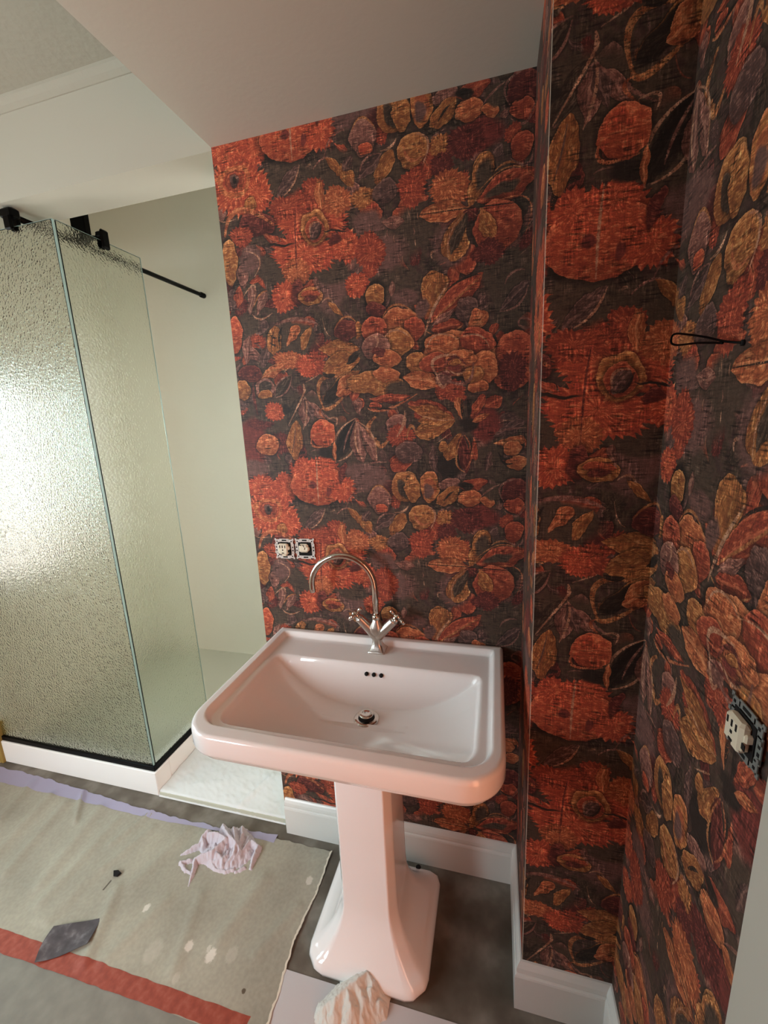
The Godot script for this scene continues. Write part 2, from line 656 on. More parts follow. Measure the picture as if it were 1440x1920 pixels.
	_b(5, 977, 727, 90, 70, -75, 5)
	_b(4, 928, 786, 27, 39, 24, 1)
	_s(938, 892, 975, 796, 1038, 697, 9, 6)
	_b(1, 1072, 756, 137, 44, -38, 9)
	_s(963, 844, 1062, 771, 1176, 681, 6, 5)
	_s(1032, 725, 1093, 689, 1171, 676, 6, 8)
	_b(1, 1032, 866, 75, 30, -6, 9)
	_b(4, 1051, 899, 26, 5, 5, 8)
	_s(947, 878, 1020, 900, 1102, 863, 6, 5)
	_b(1, 1020, 828, 58, 18, -27, 7)
	_b(0, 1117, 802, 44, 52, 29, 1)
	_b(5, 1156, 857, 50, 49, -60, 4)
	_b(5, 1223, 905, 35, 24, -70, 9)
	_b(1, 1304, 774, 76, 27, -43, 1)
	_s(1249, 828, 1320, 810, 1356, 740, 6, 7)
	_s(1267, 725, 1294, 687, 1345, 680, 6, 7)
	_b(3, 1350, 884, 28, 21, 6, 7)
	_b(0, 1305, 1029, 86, 125, 5, 9)
	_b(2, 1301, 1069, 63, 91, 4, 2)
	_b(0, 1081, 981, 151, 97, 5, 4)
	_b(0, 1157, 937, 77, 53, 24, 9)
	_b(0, 1009, 939, 73, 48, 5, 4)
	_b(0, 901, 1007, 51, 45, 5, 5)
	_b(0, 1177, 1049, 70, 71, 4, 4)
	_b(1, 928, 1082, 92, 39, -166, 4)
	_b(0, 1162, 1125, 43, 28, 4, 4)
	_b(2, 1053, 1128, 63, 47, 4, 9)
	_b(0, 976, 1008, 62, 42, -10, 9)
	_b(0, 1091, 1002, 66, 36, 5, 4)
	_b(0, 1142, 1072, 46, 31, 4, 5)
	_b(0, 1017, 1078, 37, 31, 4, 7)
	_s(985, 1060, 976, 998, 1070, 985, 10, 6)
	_s(985, 1060, 1006, 1114, 1027, 1105, 9, 6)
	_s(1006, 1078, 1111, 1106, 1142, 1026, 10, 7)
	_s(1018, 1037, 1060, 994, 1111, 1029, 9, 2)
	_s(1007, 1052, 1054, 1065, 1111, 1044, 9, 2)
	_b(4, 1065, 1041, 31, 16, 4, 2)
	_b(0, 1070, 1020, 21, 15, 5, 5)
	_s(1044, 1049, 1080, 1067, 1111, 1049, 6, 6)
	_s(939, 964, 988, 897, 1071, 920, 5, 6)
	_s(1076, 920, 1162, 913, 1207, 967, 5, 6)
	_b(4, 1126, 1286, 42, 32, 2, 8)
	_b(5, 1083, 1215, 47, 22, -111, 4)
	_b(5, 1160, 1209, 49, 29, -55, 9)
	_b(1, 1175, 1259, 40, 16, -16, 4)
	_s(1092, 1178, 1095, 1215, 1095, 1247, 9, 8)
	_s(1118, 1180, 1124, 1217, 1123, 1265, 10, 8)
	_b(1, 963, 1219, 114, 40, -158, 9)
	_b(1, 962, 1230, 112, 29, -160, 5)
	_b(5, 977, 1297, 94, 52, 165, 5)
	_b(1, 976, 1261, 82, 25, -179, 5)
	_b(5, 1056, 1383, 68, 38, 119, 5)
	_b(0, 1013, 1381, 22, 22, 2, 5)
	_b(5, 1144, 1393, 52, 20, 87, 9)
	_b(1, 1102, 1421, 88, 30, 85, 2)
	_s(1097, 1334, 1067, 1444, 1104, 1500, 6, 5)
	_s(1105, 1334, 1136, 1412, 1110, 1489, 6, 4)
	_s(1057, 1262, 976, 1258, 895, 1227, 4, 6)
	_s(1126, 1340, 1134, 1379, 1131, 1412, 6, 8)
	_s(667, 1193, 754, 1203, 897, 1140, 7, 4)
	_b(1, 769, 1151, 100, 17, -1, 9)
	_s(667, 1187, 731, 1196, 805, 1203, 6, 8)
	_s(700, 1234, 661, 1295, 712, 1354, 16, 5)
	_s(695, 1331, 723, 1372, 772, 1316, 12, 5)
	_b(0, 797, 1272, 48, 48, 2, 7)
	_b(2, 818, 1324, 74, 54, 2, 9)
	_s(798, 1328, 831, 1273, 839, 1213, 10, 6)
	_s(846, 1336, 865, 1281, 887, 1315, 9, 5)
	_b(0, 850, 1404, 65, 49, 2, 1)
	_b(1, 965, 1448, 86, 19, -94, 1)
	_s(653, 1458, 690, 1447, 743, 1448, 6, 7)
	_b(1, 1297, 1310, 80, 24, -25, 1)
	_s(1235, 1328, 1291, 1315, 1360, 1310, 6, 7)
	_b(5, 1296, 1368, 66, 30, -7, 4)
	_b(0, 1307, 1395, 40, 32, 2, 4)
	_b(0, 1328, 1460, 45, 33, 1, 4)
	_s(1257, 1437, 1278, 1465, 1308, 1465, 7, 8)
	_s(1251, 1415, 1272, 1443, 1308, 1438, 7, 8)
	_b(1, 1208, 1452, 51, 16, 104, 1)
	_b(0, 830, 1567, 70, 75, 0, 5)
	_b(0, 818, 1579, 20, 51, -12, 0)
	_b(0, 863, 1579, 35, 66, 0, 5)
	_b(0, 945, 1568, 44, 76, 0, 4)
	_b(3, 945, 1574, 44, 71, 0, 5)
	_b(4, 936, 1591, 23, 35, 0, 1)
	_b(0, 1038, 1557, 52, 32, 0, 7)
	_b(1, 1030, 1614, 63, 37, -39, 5)
	_s(1009, 1638, 1032, 1609, 1054, 1592, 7, 8)
	_b(1, 1141, 1561, 66, 31, -12, 9)
	_b(0, 1128, 1621, 53, 39, 0, 4)
	_b(0, 1206, 1640, 35, 24, 0, 4)
	_b(4, 1109, 1566, 30, 17, 0, 8)
	_b(4, 1225, 1592, 39, 37, 0, 0)
	_s(1179, 1615, 1217, 1581, 1263, 1558, 6, 7)
	_b(0, 1321, 1598, 59, 73, 0, 2)
	_b(0, 1322, 1660, 44, 34, 0, 9)
	_s(1275, 1637, 1264, 1564, 1355, 1531, 6, 7)
	_s(1281, 1683, 1333, 1705, 1368, 1637, 6, 7)
	_s(775, 1695, 817, 1688, 841, 1663, 7, 6)
	_b(1, 787, 1752, 71, 34, 125, 5)
	_b(1, 724, 1745, 68, 24, 139, 1)
	_s(680, 1777, 707, 1714, 774, 1704, 6, 7)
	_b(0, 904, 1717, 62, 64, -1, 5)
	_s(870, 1699, 892, 1748, 939, 1747, 9, 4)
	_s(923, 1663, 968, 1698, 944, 1777, 6, 6)
	_b(2, 1019, 1722, 51, 48, -1, 5)
	_b(2, 1109, 1726, 82, 66, -1, 2)
	_b(2, 1018, 1788, 51, 49, -1, 2)
	_b(2, 691, 1853, 59, 42, -2, 5)
	_b(0, 787, 1844, 57, 45, -2, 1)
	_b(2, 901, 1840, 65, 66, -2, 9)
	_b(2, 1057, 1884, 85, 68, -2, 4)
	_b(5, 1169, 1848, 75, 52, -69, 5)
	_b(4, 1175, 1856, 38, 67, 15, 0)
	_b(1, 1304, 1887, 75, 45, -7, 1)
	_s(1219, 1854, 1288, 1828, 1379, 1884, 6, 5)
	_b(2, 1287, 1729, 37, 35, -1, 9)
	_b(0, 1319, 1780, 42, 50, -1, 9)
	_s(1283, 1817, 1342, 1844, 1361, 1797, 6, 7)
	_b(2, 1046, 1871, 86, 65, -2, 4)
	_b(1, 1025, 1957, 102, 38, -180, 4)
	_b(5, 1163, 1873, 93, 49, -65, 5)
	_b(4, 1181, 1857, 30, 54, 15, 0)
	_b(1, 1267, 1907, 119, 53, -19, 9)
	_b(4, 1251, 1912, 70, 21, -16, 0)
	_s(1136, 1937, 1268, 1844, 1371, 1897, 4, 5)
	_b(5, 1074, 2054, 90, 74, 107, 5)
	_b(1, 1085, 2051, 80, 21, -66, 0)
	_s(1043, 2135, 1053, 2042, 1118, 1972, 4, 6)
	_b(0, 1235, 2041, 96, 91, -3, 9)
	_b(5, 1191, 2024, 65, 42, 65, 5)
	_s(1163, 1975, 1338, 1957, 1341, 2084, 4, 4)
	_s(932, 1956, 1136, 1962, 1356, 1975, 4, 8)
	_b(2, 1200, 2134, 72, 51, -4, 2)
	_b(2, 712, 2067, 73, 76, -3, 9)
	_b(1, 816, 1964, 49, 26, 6, 7)
	_b(2, 896, 1866, 52, 61, -2, 9)
	_s(851, 2101, 851, 2116, 853, 2129, 3, 6)
	_s(900, 1998, 905, 2012, 902, 2025, 3, 7)
	_s(788, 1930, 793, 1944, 790, 1956, 3, 1)
	_s(907, 2042, 907, 2057, 909, 2069, 3, 6)
	_s(839, 2090, 835, 2105, 842, 2118, 3, 7)
	_s(819, 1960, 813, 1975, 821, 1987, 3, 1)
	_s(921, 1946, 919, 1960, 923, 1972, 3, 6)
	_s(790, 2086, 793, 2100, 792, 2113, 3, 7)
	_s(876, 2056, 881, 2070, 878, 2083, 3, 1)
	_s(882, 1930, 884, 1944, 884, 1956, 3, 6)
	_s(792, 1990, 788, 2005, 794, 2018, 3, 7)
	_s(917, 2096, 910, 2111, 919, 2123, 3, 1)
	_s(819, 2015, 816, 2030, 821, 2042, 3, 6)
	_s(842, 1925, 844, 1939, 844, 1952, 3, 7)
	_b(1, 302, 1183, 90, 16, 121, 7)
	_b(1, 298, 1184, 88, 28, 124, 0)
	_b(1, 345, 1194, 71, 29, 96, 7)
	_b(1, 406, 1188, 68, 22, 49, 7)
	_b(1, 372, 1180, 64, 19, 76, 1)
	_s(352, 1095, 347, 1112, 256, 1254, 6, 6)
	_s(353, 1118, 360, 1188, 333, 1276, 6, 6)
	_s(358, 1130, 429, 1197, 506, 1248, 8, 7)
	_s(352, 1060, 356, 1084, 350, 1112, 8, 6)
	_s(442, 1181, 428, 1203, 463, 1240, 7, 4)
	_s(463, 1234, 507, 1230, 505, 1265, 6, 6)
	_b(1, 545, 1339, 120, 36, 120, 8)
	_s(604, 1235, 501, 1318, 492, 1443, 7, 6)
	_s(604, 1241, 590, 1374, 505, 1437, 7, 6)
	_s(598, 1246, 556, 1320, 533, 1396, 6, 7)
	_b(1, 616, 1346, 100, 43, 86, 7)
	_b(1, 658, 1353, 109, 27, 67, 7)
	_s(610, 1247, 597, 1350, 629, 1434, 6, 6)
	_s(615, 1253, 683, 1324, 695, 1441, 6, 6)
	_s(620, 1282, 639, 1364, 665, 1453, 5, 0)
	_b(2, 187, 1182, 59, 51, 3, 3)
	_b(4, 251, 1177, 21, 19, 3, 8)
	_b(2, 214, 1338, 60, 62, 2, 2)
	_b(0, 132, 1345, 61, 55, 2, 4)
	_b(1, 285, 1329, 98, 46, -83, 5)
	_s(262, 1395, 282, 1322, 293, 1256, 4, 1)
	_b(0, 413, 1309, 38, 66, 2, 2)
	_b(0, 433, 1300, 66, 65, 2, 3)
	_s(381, 1307, 383, 1362, 473, 1358, 7, 4)
	_b(4, 451, 1397, 44, 29, 1, 8)
	_b(1, 488, 1392, 51, 11, 89, 4)
	_b(2, 96, 1241, 88, 25, 2, 2)
	_s(85, 1042, 84, 1114, 95, 1193, 10, 2)


# ---------------------------------------------------------------- materials
func _materials() -> void:
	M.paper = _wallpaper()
	M.cream = tri_uv(mat(Color(0.88, 0.86, 0.79), 0.55), 2.0)
	M.cream.normal_enabled = true
	M.cream.normal_texture = ntex(0.05, 256, 4, 3, true, 2.0)
	M.cream.normal_scale = 0.12
	M.white = tri_uv(mat(Color(0.76, 0.745, 0.69), 0.8), 3.0)
	M.white.normal_enabled = true
	M.white.normal_texture = ntex(0.06, 256, 4, 4, true, 3.0)
	M.white.normal_scale = 0.06
	M.tray = mat(Color(0.76, 0.76, 0.69), 0.4)
	M.plaster = tri_uv(mat(Color(0.66, 0.64, 0.58), 0.85), 2.5)  # darker than the lowered ceiling white, to bring its brightness down
	M.plaster.normal_enabled = true
	M.plaster.normal_texture = ntex(0.05, 256, 5, 5, true, 5.0)
	M.plaster.normal_scale = 0.14
	M.gloss_white = mat(Color(0.87, 0.87, 0.85), 0.3)
	M.curb = mat(Color(0.96, 0.955, 0.94), 0.35)
	M.jamb = mat(Color(0.78, 0.775, 0.73), 0.35)  # darker copy of the gloss white, shade put into its colour
	M.header = tri_uv(mat(Color(0.72, 0.7, 0.64), 0.6), 2.0)  # darker copy of the shower cream, shade put into its colour
	M.board = mat(Color(0.77, 0.765, 0.77), 0.7)
	M.porcelain = mat(Color(0.96, 0.945, 0.94), 0.1)
	M.porcelain.clearcoat_enabled = true
	M.porcelain.clearcoat = 0.4
	M.porcelain.clearcoat_roughness = 0.04
	M.chrome = mat(Color(0.84, 0.82, 0.79), 0.1, 1.0)
	M.satin = mat(Color(0.8, 0.78, 0.75), 0.3, 1.0)
	M.black = mat(Color(0.012, 0.012, 0.013), 0.4, 0.0, 0.22)
	M.void = mat(Color(0.012, 0.01, 0.01), 0.9)
	M.plastic = mat(Color(0.9, 0.87, 0.78), 0.35)
	M.steel = mat(Color(0.85, 0.83, 0.81), 0.45)
	M.dark_steel = mat(Color(0.46, 0.48, 0.47), 0.4)
	M.ochre = mat(Color(0.6, 0.5, 0.24), 0.6)
	var fl := tri_uv(mat(Color.WHITE, 0.55, 0.0, 0.4), 0.9)
	fl.albedo_texture = ntex(0.012, 512, 6, 8, false, 1.0, ramp(Color(0.32, 0.29, 0.25), Color(0.41, 0.38, 0.34), Color(0.55, 0.53, 0.49)))
	M.floor = fl
	M.glass_front = mat(Color(0.93, 0.95, 0.92, 0.0), 0.03, 0.0, 0.42)
	M.glass_front.refraction_enabled = true
	M.glass_front.refraction_scale = 0.05
	M.glass_front.transparency = BaseMaterial3D.TRANSPARENCY_ALPHA
	tri_uv(M.glass_front, 5.0)
	M.glass_front.heightmap_enabled = true
	M.glass_front.heightmap_texture = ntex(0.03, 512, 2, 21)
	M.glass_front.heightmap_scale = 0.13
	M.glass_side = mat(Color(0.95, 0.97, 0.94, 0.0), 0.0)
	M.glass_side.refraction_enabled = true
	M.glass_side.refraction_scale = 0.05
	M.glass_side.transparency = BaseMaterial3D.TRANSPARENCY_ALPHA
	tri_uv(M.glass_side, 5.0)
	M.glass_side.heightmap_enabled = true
	M.glass_side.heightmap_texture = ntex(0.03, 512, 2, 22)
	M.glass_side.heightmap_scale = 0.07
	M.glass_edge = mat(Color(0.6, 0.7, 0.67), 0.2)
	M.terracotta = mat(Color(0.78, 0.42, 0.26), 0.8)
	M.unseen_glow_panel = mat(Color(0.85, 0.45, 0.3), 0.8)
	M.unseen_glow_panel.emission_enabled = true  # glowing panel out of view, goes with the warm area light
	M.unseen_glow_panel.emission = Color(1.0, 0.55, 0.38)
	M.unseen_glow_panel.emission_energy_multiplier = 0.6
	M.pane = mat(Color(0.95, 0.97, 0.98, 0.08), 0.0)
	M.pane.transparency = BaseMaterial3D.TRANSPARENCY_ALPHA
	M.cloth = tri_uv(mat(Color(0.79, 0.755, 0.785), 0.95), 40.0)
	M.cloth.normal_enabled = true
	M.cloth.normal_texture = ntex(0.2, 128, 2, 31, true, 4.0)
	M.cloth.normal_scale = 0.4
	M.towel = tri_uv(mat(Color(0.84, 0.83, 0.8), 0.95), 30.0)
	M.towel.normal_enabled = true
	M.towel.normal_texture = ntex(0.15, 128, 2, 32, true, 4.0)
	M.towel.normal_scale = 0.4
	M.fibre = mat(Color(0.86, 0.83, 0.76), 0.9)
	M.lilac = mat(Color(0.63, 0.61, 0.7), 0.6)
	M.red = tri_uv(mat(Color.WHITE, 0.55), 6.0)
	M.red.albedo_texture = ntex(0.02, 256, 4, 41, false, 1.0, ramp(Color(0.52, 0.215, 0.15), Color(0.59, 0.26, 0.185), Color(0.64, 0.34, 0.27)))
	M.sheet = mat(Color(0.87, 0.88, 0.875), 0.7)
	M.grit = tri_uv(mat(Color.WHITE, 0.7), 7.0)
	M.grit.albedo_texture = ntex(0.012, 256, 4, 51, false, 1.0, ramp(Color(0.25, 0.23, 0.24), Color(0.32, 0.3, 0.31), Color(0.55, 0.53, 0.54)))
	M.grey_paper = tri_uv(mat(Color.WHITE, 0.85), 1.5)
	M.grey_paper.albedo_texture = ntex(0.02, 512, 6, 61, false, 1.0, ramp(Color(0.485, 0.475, 0.44), Color(0.515, 0.505, 0.465), Color(0.545, 0.535, 0.495)))
	M.kraft = _kraft()


func _kraft() -> StandardMaterial3D:
	var w := 1024
	var h := 512
	var im := Image.create(w, h, false, Image.FORMAT_RGB8)
	var big := noise(0.006, FastNoiseLite.TYPE_SIMPLEX_SMOOTH, 5, 71)
	var small := noise(0.12, FastNoiseLite.TYPE_SIMPLEX_SMOOTH, 3, 72)
	# x from -2.5 to -0.5, z from 0 to 1
	var spots := [[-1.149, 0.374, 0.012, 1.0], [-0.926, 0.433, 0.014, 1.0], [-0.843, 0.438, 0.017, 1.0], [-0.86, 0.425, 0.008, 0.6], [-0.635, 0.165, 0.014, 0.8], [-1.03, 0.47, 0.03, 0.25], [-0.91, 0.51, 0.012, 0.3], [-0.78, 0.42, 0.02, 0.3]]
	for y in h:
		for x in w:
			var X := -2.5 + 2.0 * x / w
			var Z := 1.0 * y / h
			var k := 0.96 + big.get_noise_2d(x, y) * 0.1 + small.get_noise_2d(x, y) * 0.05
			var c := Color(0.66 * k, 0.64 * k, 0.575 * k)
			for s in spots:
				var d := Vector2(X - s[0], (Z - s[1]) * 0.8).length() + small.get_noise_2d(x * 2, y * 2) * 0.004
				if d < s[2]:
					c = c.lerp(Color(0.86, 0.83, 0.78), s[3] * clampf((s[2] - d) / s[2] * 3.0, 0.0, 0.9))
			var seg := Vector2(X, Z)
			var q := Geometry2D.get_closest_point_to_segment(seg, Vector2(-1.352, 0.33), Vector2(-1.352, 0.36))
			if q.distance_to(seg) < 0.003:
				c = Color(0.35, 0.32, 0.28)
			if Vector2(X + 0.694, Z - 0.487).length() < 0.006:
				c = Color(0.36, 0.31, 0.25)
			im.set_pixel(x, y, c)
	var m := mat(Color.WHITE, 0.85)
	m.albedo_texture = ImageTexture.create_from_image(im)
	return m


# ---------------------------------------------------------------- the room
func paper_wall(called: String, parent: Node, a: Vector3, b: Vector3, y0: float, y1: float, u0: float, u1: float, vshift: float) -> void:
	# a sheet of wallpaper from a to b, standing y0..y1
	var st := begin(false)
	var v := func(y: float) -> float: return (2.404 - y + vshift) / 0.975
	st.set_normal(Vector3.ZERO)
	uvquad(st, [Vector3(a.x, y0, a.z), Vector3(a.x, y1, a.z), Vector3(b.x, y1, b.z), Vector3(b.x, y0, b.z)], [Vector2(u0, v.call(y0)), Vector2(u0, v.call(y1)), Vector2(u1, v.call(y1)), Vector2(u1, v.call(y0))])
	put(called, done(st), M.paper, parent)


func wall(called: String, parts: Array, m: Material, label: String, category := "wall") -> MeshInstance3D:
	var st := begin(false)
	for p in parts:
		box(st, (p[0] + p[1]) / 2, p[1] - p[0])
	var o := put(called, done(st), m)
	tag(o, label, category, "", "structure")
	return o


func _room() -> void:
	var L := -2.42
	var R := 0.305
	wall("floor", [[Vector3(-2.6, -0.12, -1.25), Vector3(1.3, 0.0, 2.75)]], M.floor, "dark worn bathroom floor with dusty patches beside the pedestal", "floor")
	wall("ceiling", [[Vector3(-2.6, 2.665, 0.0), Vector3(1.3, 2.8, 2.75)]], M.plaster, "pale upper ceiling at the top left of the room", "ceiling")
	wall("ceiling_lower", [[Vector3(-0.807, 2.404, 0.0), Vector3(R, 2.67, 2.6)]], M.white, "lowered plaster ceiling over the wash basin", "ceiling")
	wall("ceiling_shower", [[Vector3(-2.6, 3.3, -1.25), Vector3(0.6, 3.42, 0.0)]], M.cream, "cream ceiling inside the shower recess", "ceiling")
	wall("wall_header", [[Vector3(-2.42, 2.396, -0.158), Vector3(-0.807, 3.35, 0.0)]], M.header, "cream plaster header over the shower opening", "wall")
	# cornice strip between header and ceiling
	var st := begin(false)
	var pr := [Vector2(0.0, 2.636), Vector2(0.004, 2.636), Vector2(0.016, 2.645), Vector2(0.026, 2.658), Vector2(0.028, 2.6655), Vector2(0.0, 2.6655)]
	var r0 := PackedVector3Array()
	var r1 := PackedVector3Array()
	for p in pr:
		r0.append(Vector3(L, p.y, p.x))
		r1.append(Vector3(-0.807, p.y, p.x))
	loft(st, [r0, r1])
	tag(put("trim_1", done(st), M.plaster), "thin plaster cove between shower header and upper ceiling", "trim", "", "structure")
	# basin wall
	var wb := wall("wall_back", [[Vector3(-0.807, 0.0, -0.158), Vector3(0.6, 3.35, -0.001)]], M.cream, "wall behind the basin covered in dark orange floral wallpaper", "wall")
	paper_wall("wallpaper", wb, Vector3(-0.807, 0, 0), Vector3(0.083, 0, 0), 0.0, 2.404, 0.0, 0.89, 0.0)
	# boxed-in column right of the basin
	var wc := wall("wall_column", [[Vector3(0.084, 0.0, 0.0), Vector3(0.6, 2.665, 0.324)]], M.cream, "boxed projection right of the basin in the same floral wallpaper", "wall")
	var vs := -0.485
	var uc := 0.16
	var e := 0.003
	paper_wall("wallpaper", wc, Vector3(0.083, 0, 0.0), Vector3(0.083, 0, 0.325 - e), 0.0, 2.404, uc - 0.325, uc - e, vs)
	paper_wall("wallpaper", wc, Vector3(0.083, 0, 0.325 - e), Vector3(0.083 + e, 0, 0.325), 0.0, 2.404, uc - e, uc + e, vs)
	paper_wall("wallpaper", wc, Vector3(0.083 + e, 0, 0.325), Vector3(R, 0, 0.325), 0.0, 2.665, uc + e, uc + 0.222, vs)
	# right wall with a doorway
	var wr := wall("wall_right", [[Vector3(R + 0.001, 0, 0.324), Vector3(R + 0.1, 2.665, 0.86)], [Vector3(R + 0.001, 2.04, 0.86), Vector3(R + 0.1, 2.665, 1.7)], [Vector3(R + 0.001, 0, 1.7), Vector3(R + 0.1, 2.665, 2.6)]], M.cream, "right hand wall in floral wallpaper with a doorway near the viewer", "wall")
	paper_wall("wallpaper", wr, Vector3(R, 0, 0.325), Vector3(R, 0, 0.86), 0.0, 2.404, uc + 0.222, uc + 0.222 + 0.535, vs)
	# other walls
	wall("wall_left", [[Vector3(L - 0.12, 0, -1.25), Vector3(L, 3.35, 0.08)], [Vector3(L - 0.12, 0, 0.08), Vector3(L, 0.8, 0.55)], [Vector3(L - 0.12, 2.0, 0.08), Vector3(L, 2.7, 0.55)], [Vector3(L - 0.12, 0, 0.55), Vector3(L, 2.7, 0.8)], [Vector3(L - 0.12, 0, 0.8), Vector3(L, 0.8, 1.7)], [Vector3(L - 0.12, 1.95, 0.8), Vector3(L, 2.7, 1.7)], [Vector3(L - 0.12, 0, 1.7), Vector3(L, 2.7, 2.6)]], M.cream, "left wall with unseen windows that light the room from the left", "wall")  # both window openings are out of view
	paper_wall("wallpaper", get_node("wall_left"), Vector3(L + 0.001, 0, 2.6), Vector3(L + 0.001, 0, 1.72), 0.0, 2.665, 0.0, 0.88, 0.0)  # unseen stretch, papered dark to lower the bounce
	wall("wall_front", [[Vector3(-2.54, 0, 2.6), Vector3(-2.35, 2.7, 2.72)], [Vector3(-2.35, 0, 2.6), Vector3(-1.45, 0.7, 2.72)], [Vector3(-2.35, 1.9, 2.6), Vector3(-1.45, 2.7, 2.72)], [Vector3(-1.45, 0, 2.6), Vector3(1.3, 2.7, 2.72)]], M.cream, "unseen wall behind the viewer, floral papered to cut bounced light", "wall")
	paper_wall("wallpaper", get_node("wall_front"), Vector3(R, 0, 2.599), Vector3(-1.43, 0, 2.599), 0.0, 2.665, 0.0, 1.73, 0.0)  # out of view, dark paper keeps bounced light down
	paper_wall("wallpaper", wr, Vector3(R, 0, 1.7), Vector3(R, 0, 2.6), 0.0, 2.404, 0.3, 1.2, vs)  # also out of view and papered against bounce
	wall("wall_shower_back", [[Vector3(-2.54, 0, -1.2), Vector3(0.6, 3.35, -1.05)]], M.cream, "smooth cream back wall of the shower recess", "wall")
	wall("wall_shower_right", [[Vector3(-0.3, 0, -1.06), Vector3(-0.2, 3.35, -0.15)]], M.cream, "cream side wall hidden in the shower recess", "wall")
	var wp := wall("unseen_blocker_wall", [[Vector3(-1.25, 0, 1.76), Vector3(R, 2.665, 1.86)]], M.cream, "unseen papered partition behind the viewer, placed to shade the column and right wall", "wall")  # out of view, keeps window light off the column and right wall
	paper_wall("wallpaper", wp, Vector3(R, 0, 1.759), Vector3(-1.25, 0, 1.759), 0.0, 2.404, 0.0, 1.55, 0.0)
	# unseen hall beyond the doorway, its glowing panel placed to warm the basin
	wall("wall_unseen_hall", [[Vector3(R + 0.1, 0, 0.7), Vector3(0.9, 2.665, 0.8)], [Vector3(R + 0.1, 0, 1.8), Vector3(0.9, 2.665, 1.9)], [Vector3(0.8, 0, 0.7), Vector3(0.9, 2.665, 1.9)]], M.terracotta, "unseen terracotta hall wall beyond the doorway, coloured to warm the light", "wall")
	var bl := thing("window_2", "unseen glowing orange panel beyond the doorway, placed to warm the basin front", "window", Vector3(0.7, 1.1, 1.3))
	bl.set_meta("kind", "structure")
	put("unseen_glow_panel", boxmesh(Vector3.ZERO, Vector3(0.012, 1.92, 0.88), 0.003), M.unseen_glow_panel, bl)
	put("rail", boxmesh(Vector3(0.02, 0.98, 0), Vector3(0.05, 0.05, 0.92), 0.005), M.gloss_white, bl)
	# unseen windows, placed to light the room and the shower recess
	for s in [["window_1", "unseen narrow white window beside the shower, placed to reflect in the glass", 1.4, 0.315, 0.47, 1.2], ["window_3", "unseen wider white window in the left wall, placed to light left facing sides", 1.375, 1.25, 0.9, 1.15], ["window_4", "unseen white window behind the viewer, placed to light the curb and basin", 1.3, 2.66, 0.9, 1.2], ["window_5", "unseen window at the hidden end of the shower recess, placed to light its back wall", 1.5, -0.62, 0.66, 1.26]]:
		var w := thing(s[0], s[1], "window", Vector3(L - 0.08, s[2], s[3]))
		w.set_meta("kind", "structure")
		if s[0] == "window_4":
			w.position = Vector3(-1.9, 1.3, 2.66)
			w.rotation.y = PI / 2
		elif s[0] == "window_5":
			w.position = Vector3(-0.325, 1.5, -0.62)
		var hw: float = s[4] / 2 - 0.015
		var hh: float = s[5] / 2 - 0.015
		st = begin(false)
		for z in [-hw, hw]:
			box(st, Vector3(0, 0, z), Vector3(0.05, s[5], 0.03), 0.003)
		for y in [-hh, 0.0, hh]:
			box(st, Vector3(0, y, 0), Vector3(0.05, 0.03, hw * 2 - 0.03), 0.003)
		put("window_frame", done(st), M.gloss_white, w)
		for y in [-hh / 2, hh / 2]:
			put("pane", boxmesh(Vector3(0, y, 0), Vector3(0.005, hh - 0.03, hw * 2 - 0.03)), M.pane, w)
	# door casing
	var d := thing("door_1", "white door casing on the right wall at the edge of view", "door", Vector3(R, 0, 1.28))
	d.set_meta("kind", "structure")
	put("casing", boxmesh(Vector3(-0.01, 1.055, -0.467), Vector3(0.02, 2.11, 0.094), 0.004), M.jamb, d)
	put("casing", boxmesh(Vector3(-0.01, 1.055, 0.467), Vector3(0.02, 2.11, 0.094), 0.004), M.jamb, d)
	put("casing", boxmesh(Vector3(-0.01, 2.085, 0.0), Vector3(0.02, 0.09, 0.84), 0.004), M.gloss_white, d)
	# baseboards: profile (out, up) run along the wall
	var B := [Vector2(0, 0), Vector2(0.018, 0), Vector2(0.018, 0.116), Vector2(0.0165, 0.121), Vector2(0.012, 0.124), Vector2(0.0125, 0.129), Vector2(0.0145, 0.132), Vector2(0.013, 0.142), Vector2(0.008, 0.151), Vector2(0.004, 0.156), Vector2(0, 0.157)]
	tag(_board("baseboard_back", B, [Vector3(-0.8, 0, 0), Vector3(0.083, 0, 0)], [Vector3(0, 0, 1), Vector3(-1, 0, 1)]), "white moulded baseboard under the floral wall behind the pedestal", "baseboard", "", "structure")
	tag(_board("baseboard_column", B, [Vector3(0.083, 0, 0), Vector3(0.083, 0, 0.325), Vector3(R, 0, 0.325)], [Vector3(-1, 0, 1), Vector3(-1, 0, 1), Vector3(-1, 0, 1)]), "white moulded baseboard wrapped round the boxed projection", "baseboard", "", "structure")
	tag(_board("baseboard_right", B, [Vector3(R, 0, 0.325), Vector3(R, 0, 0.766)], [Vector3(-1, 0, 1), Vector3(-1, 0, 0)]), "white moulded baseboard along the right hand floral wall", "baseboard", "", "structure")
	tag(put("trim_2", span(Vector3(L, 0.0, -0.05), Vector3(-2.395, 0.22, 0.0), 0.003), M.ochre), "ochre wooden strip at the left end of the white curb", "trim", "", "structure")


func _board(called: String, profile: Array, path: Array, outs: Array) -> MeshInstance3D:
	var st := begin(false)
	var rings: Array = []
	for i in path.size():
		var r := PackedVector3Array()
		for p in profile:
			r.append((path[i] as Vector3) + (outs[i] as Vector3) * p.x + Vector3(0, p.y, 0))
		rings.append(r)
	loft(st, rings)
	return put(called, done(st), M.gloss_white)


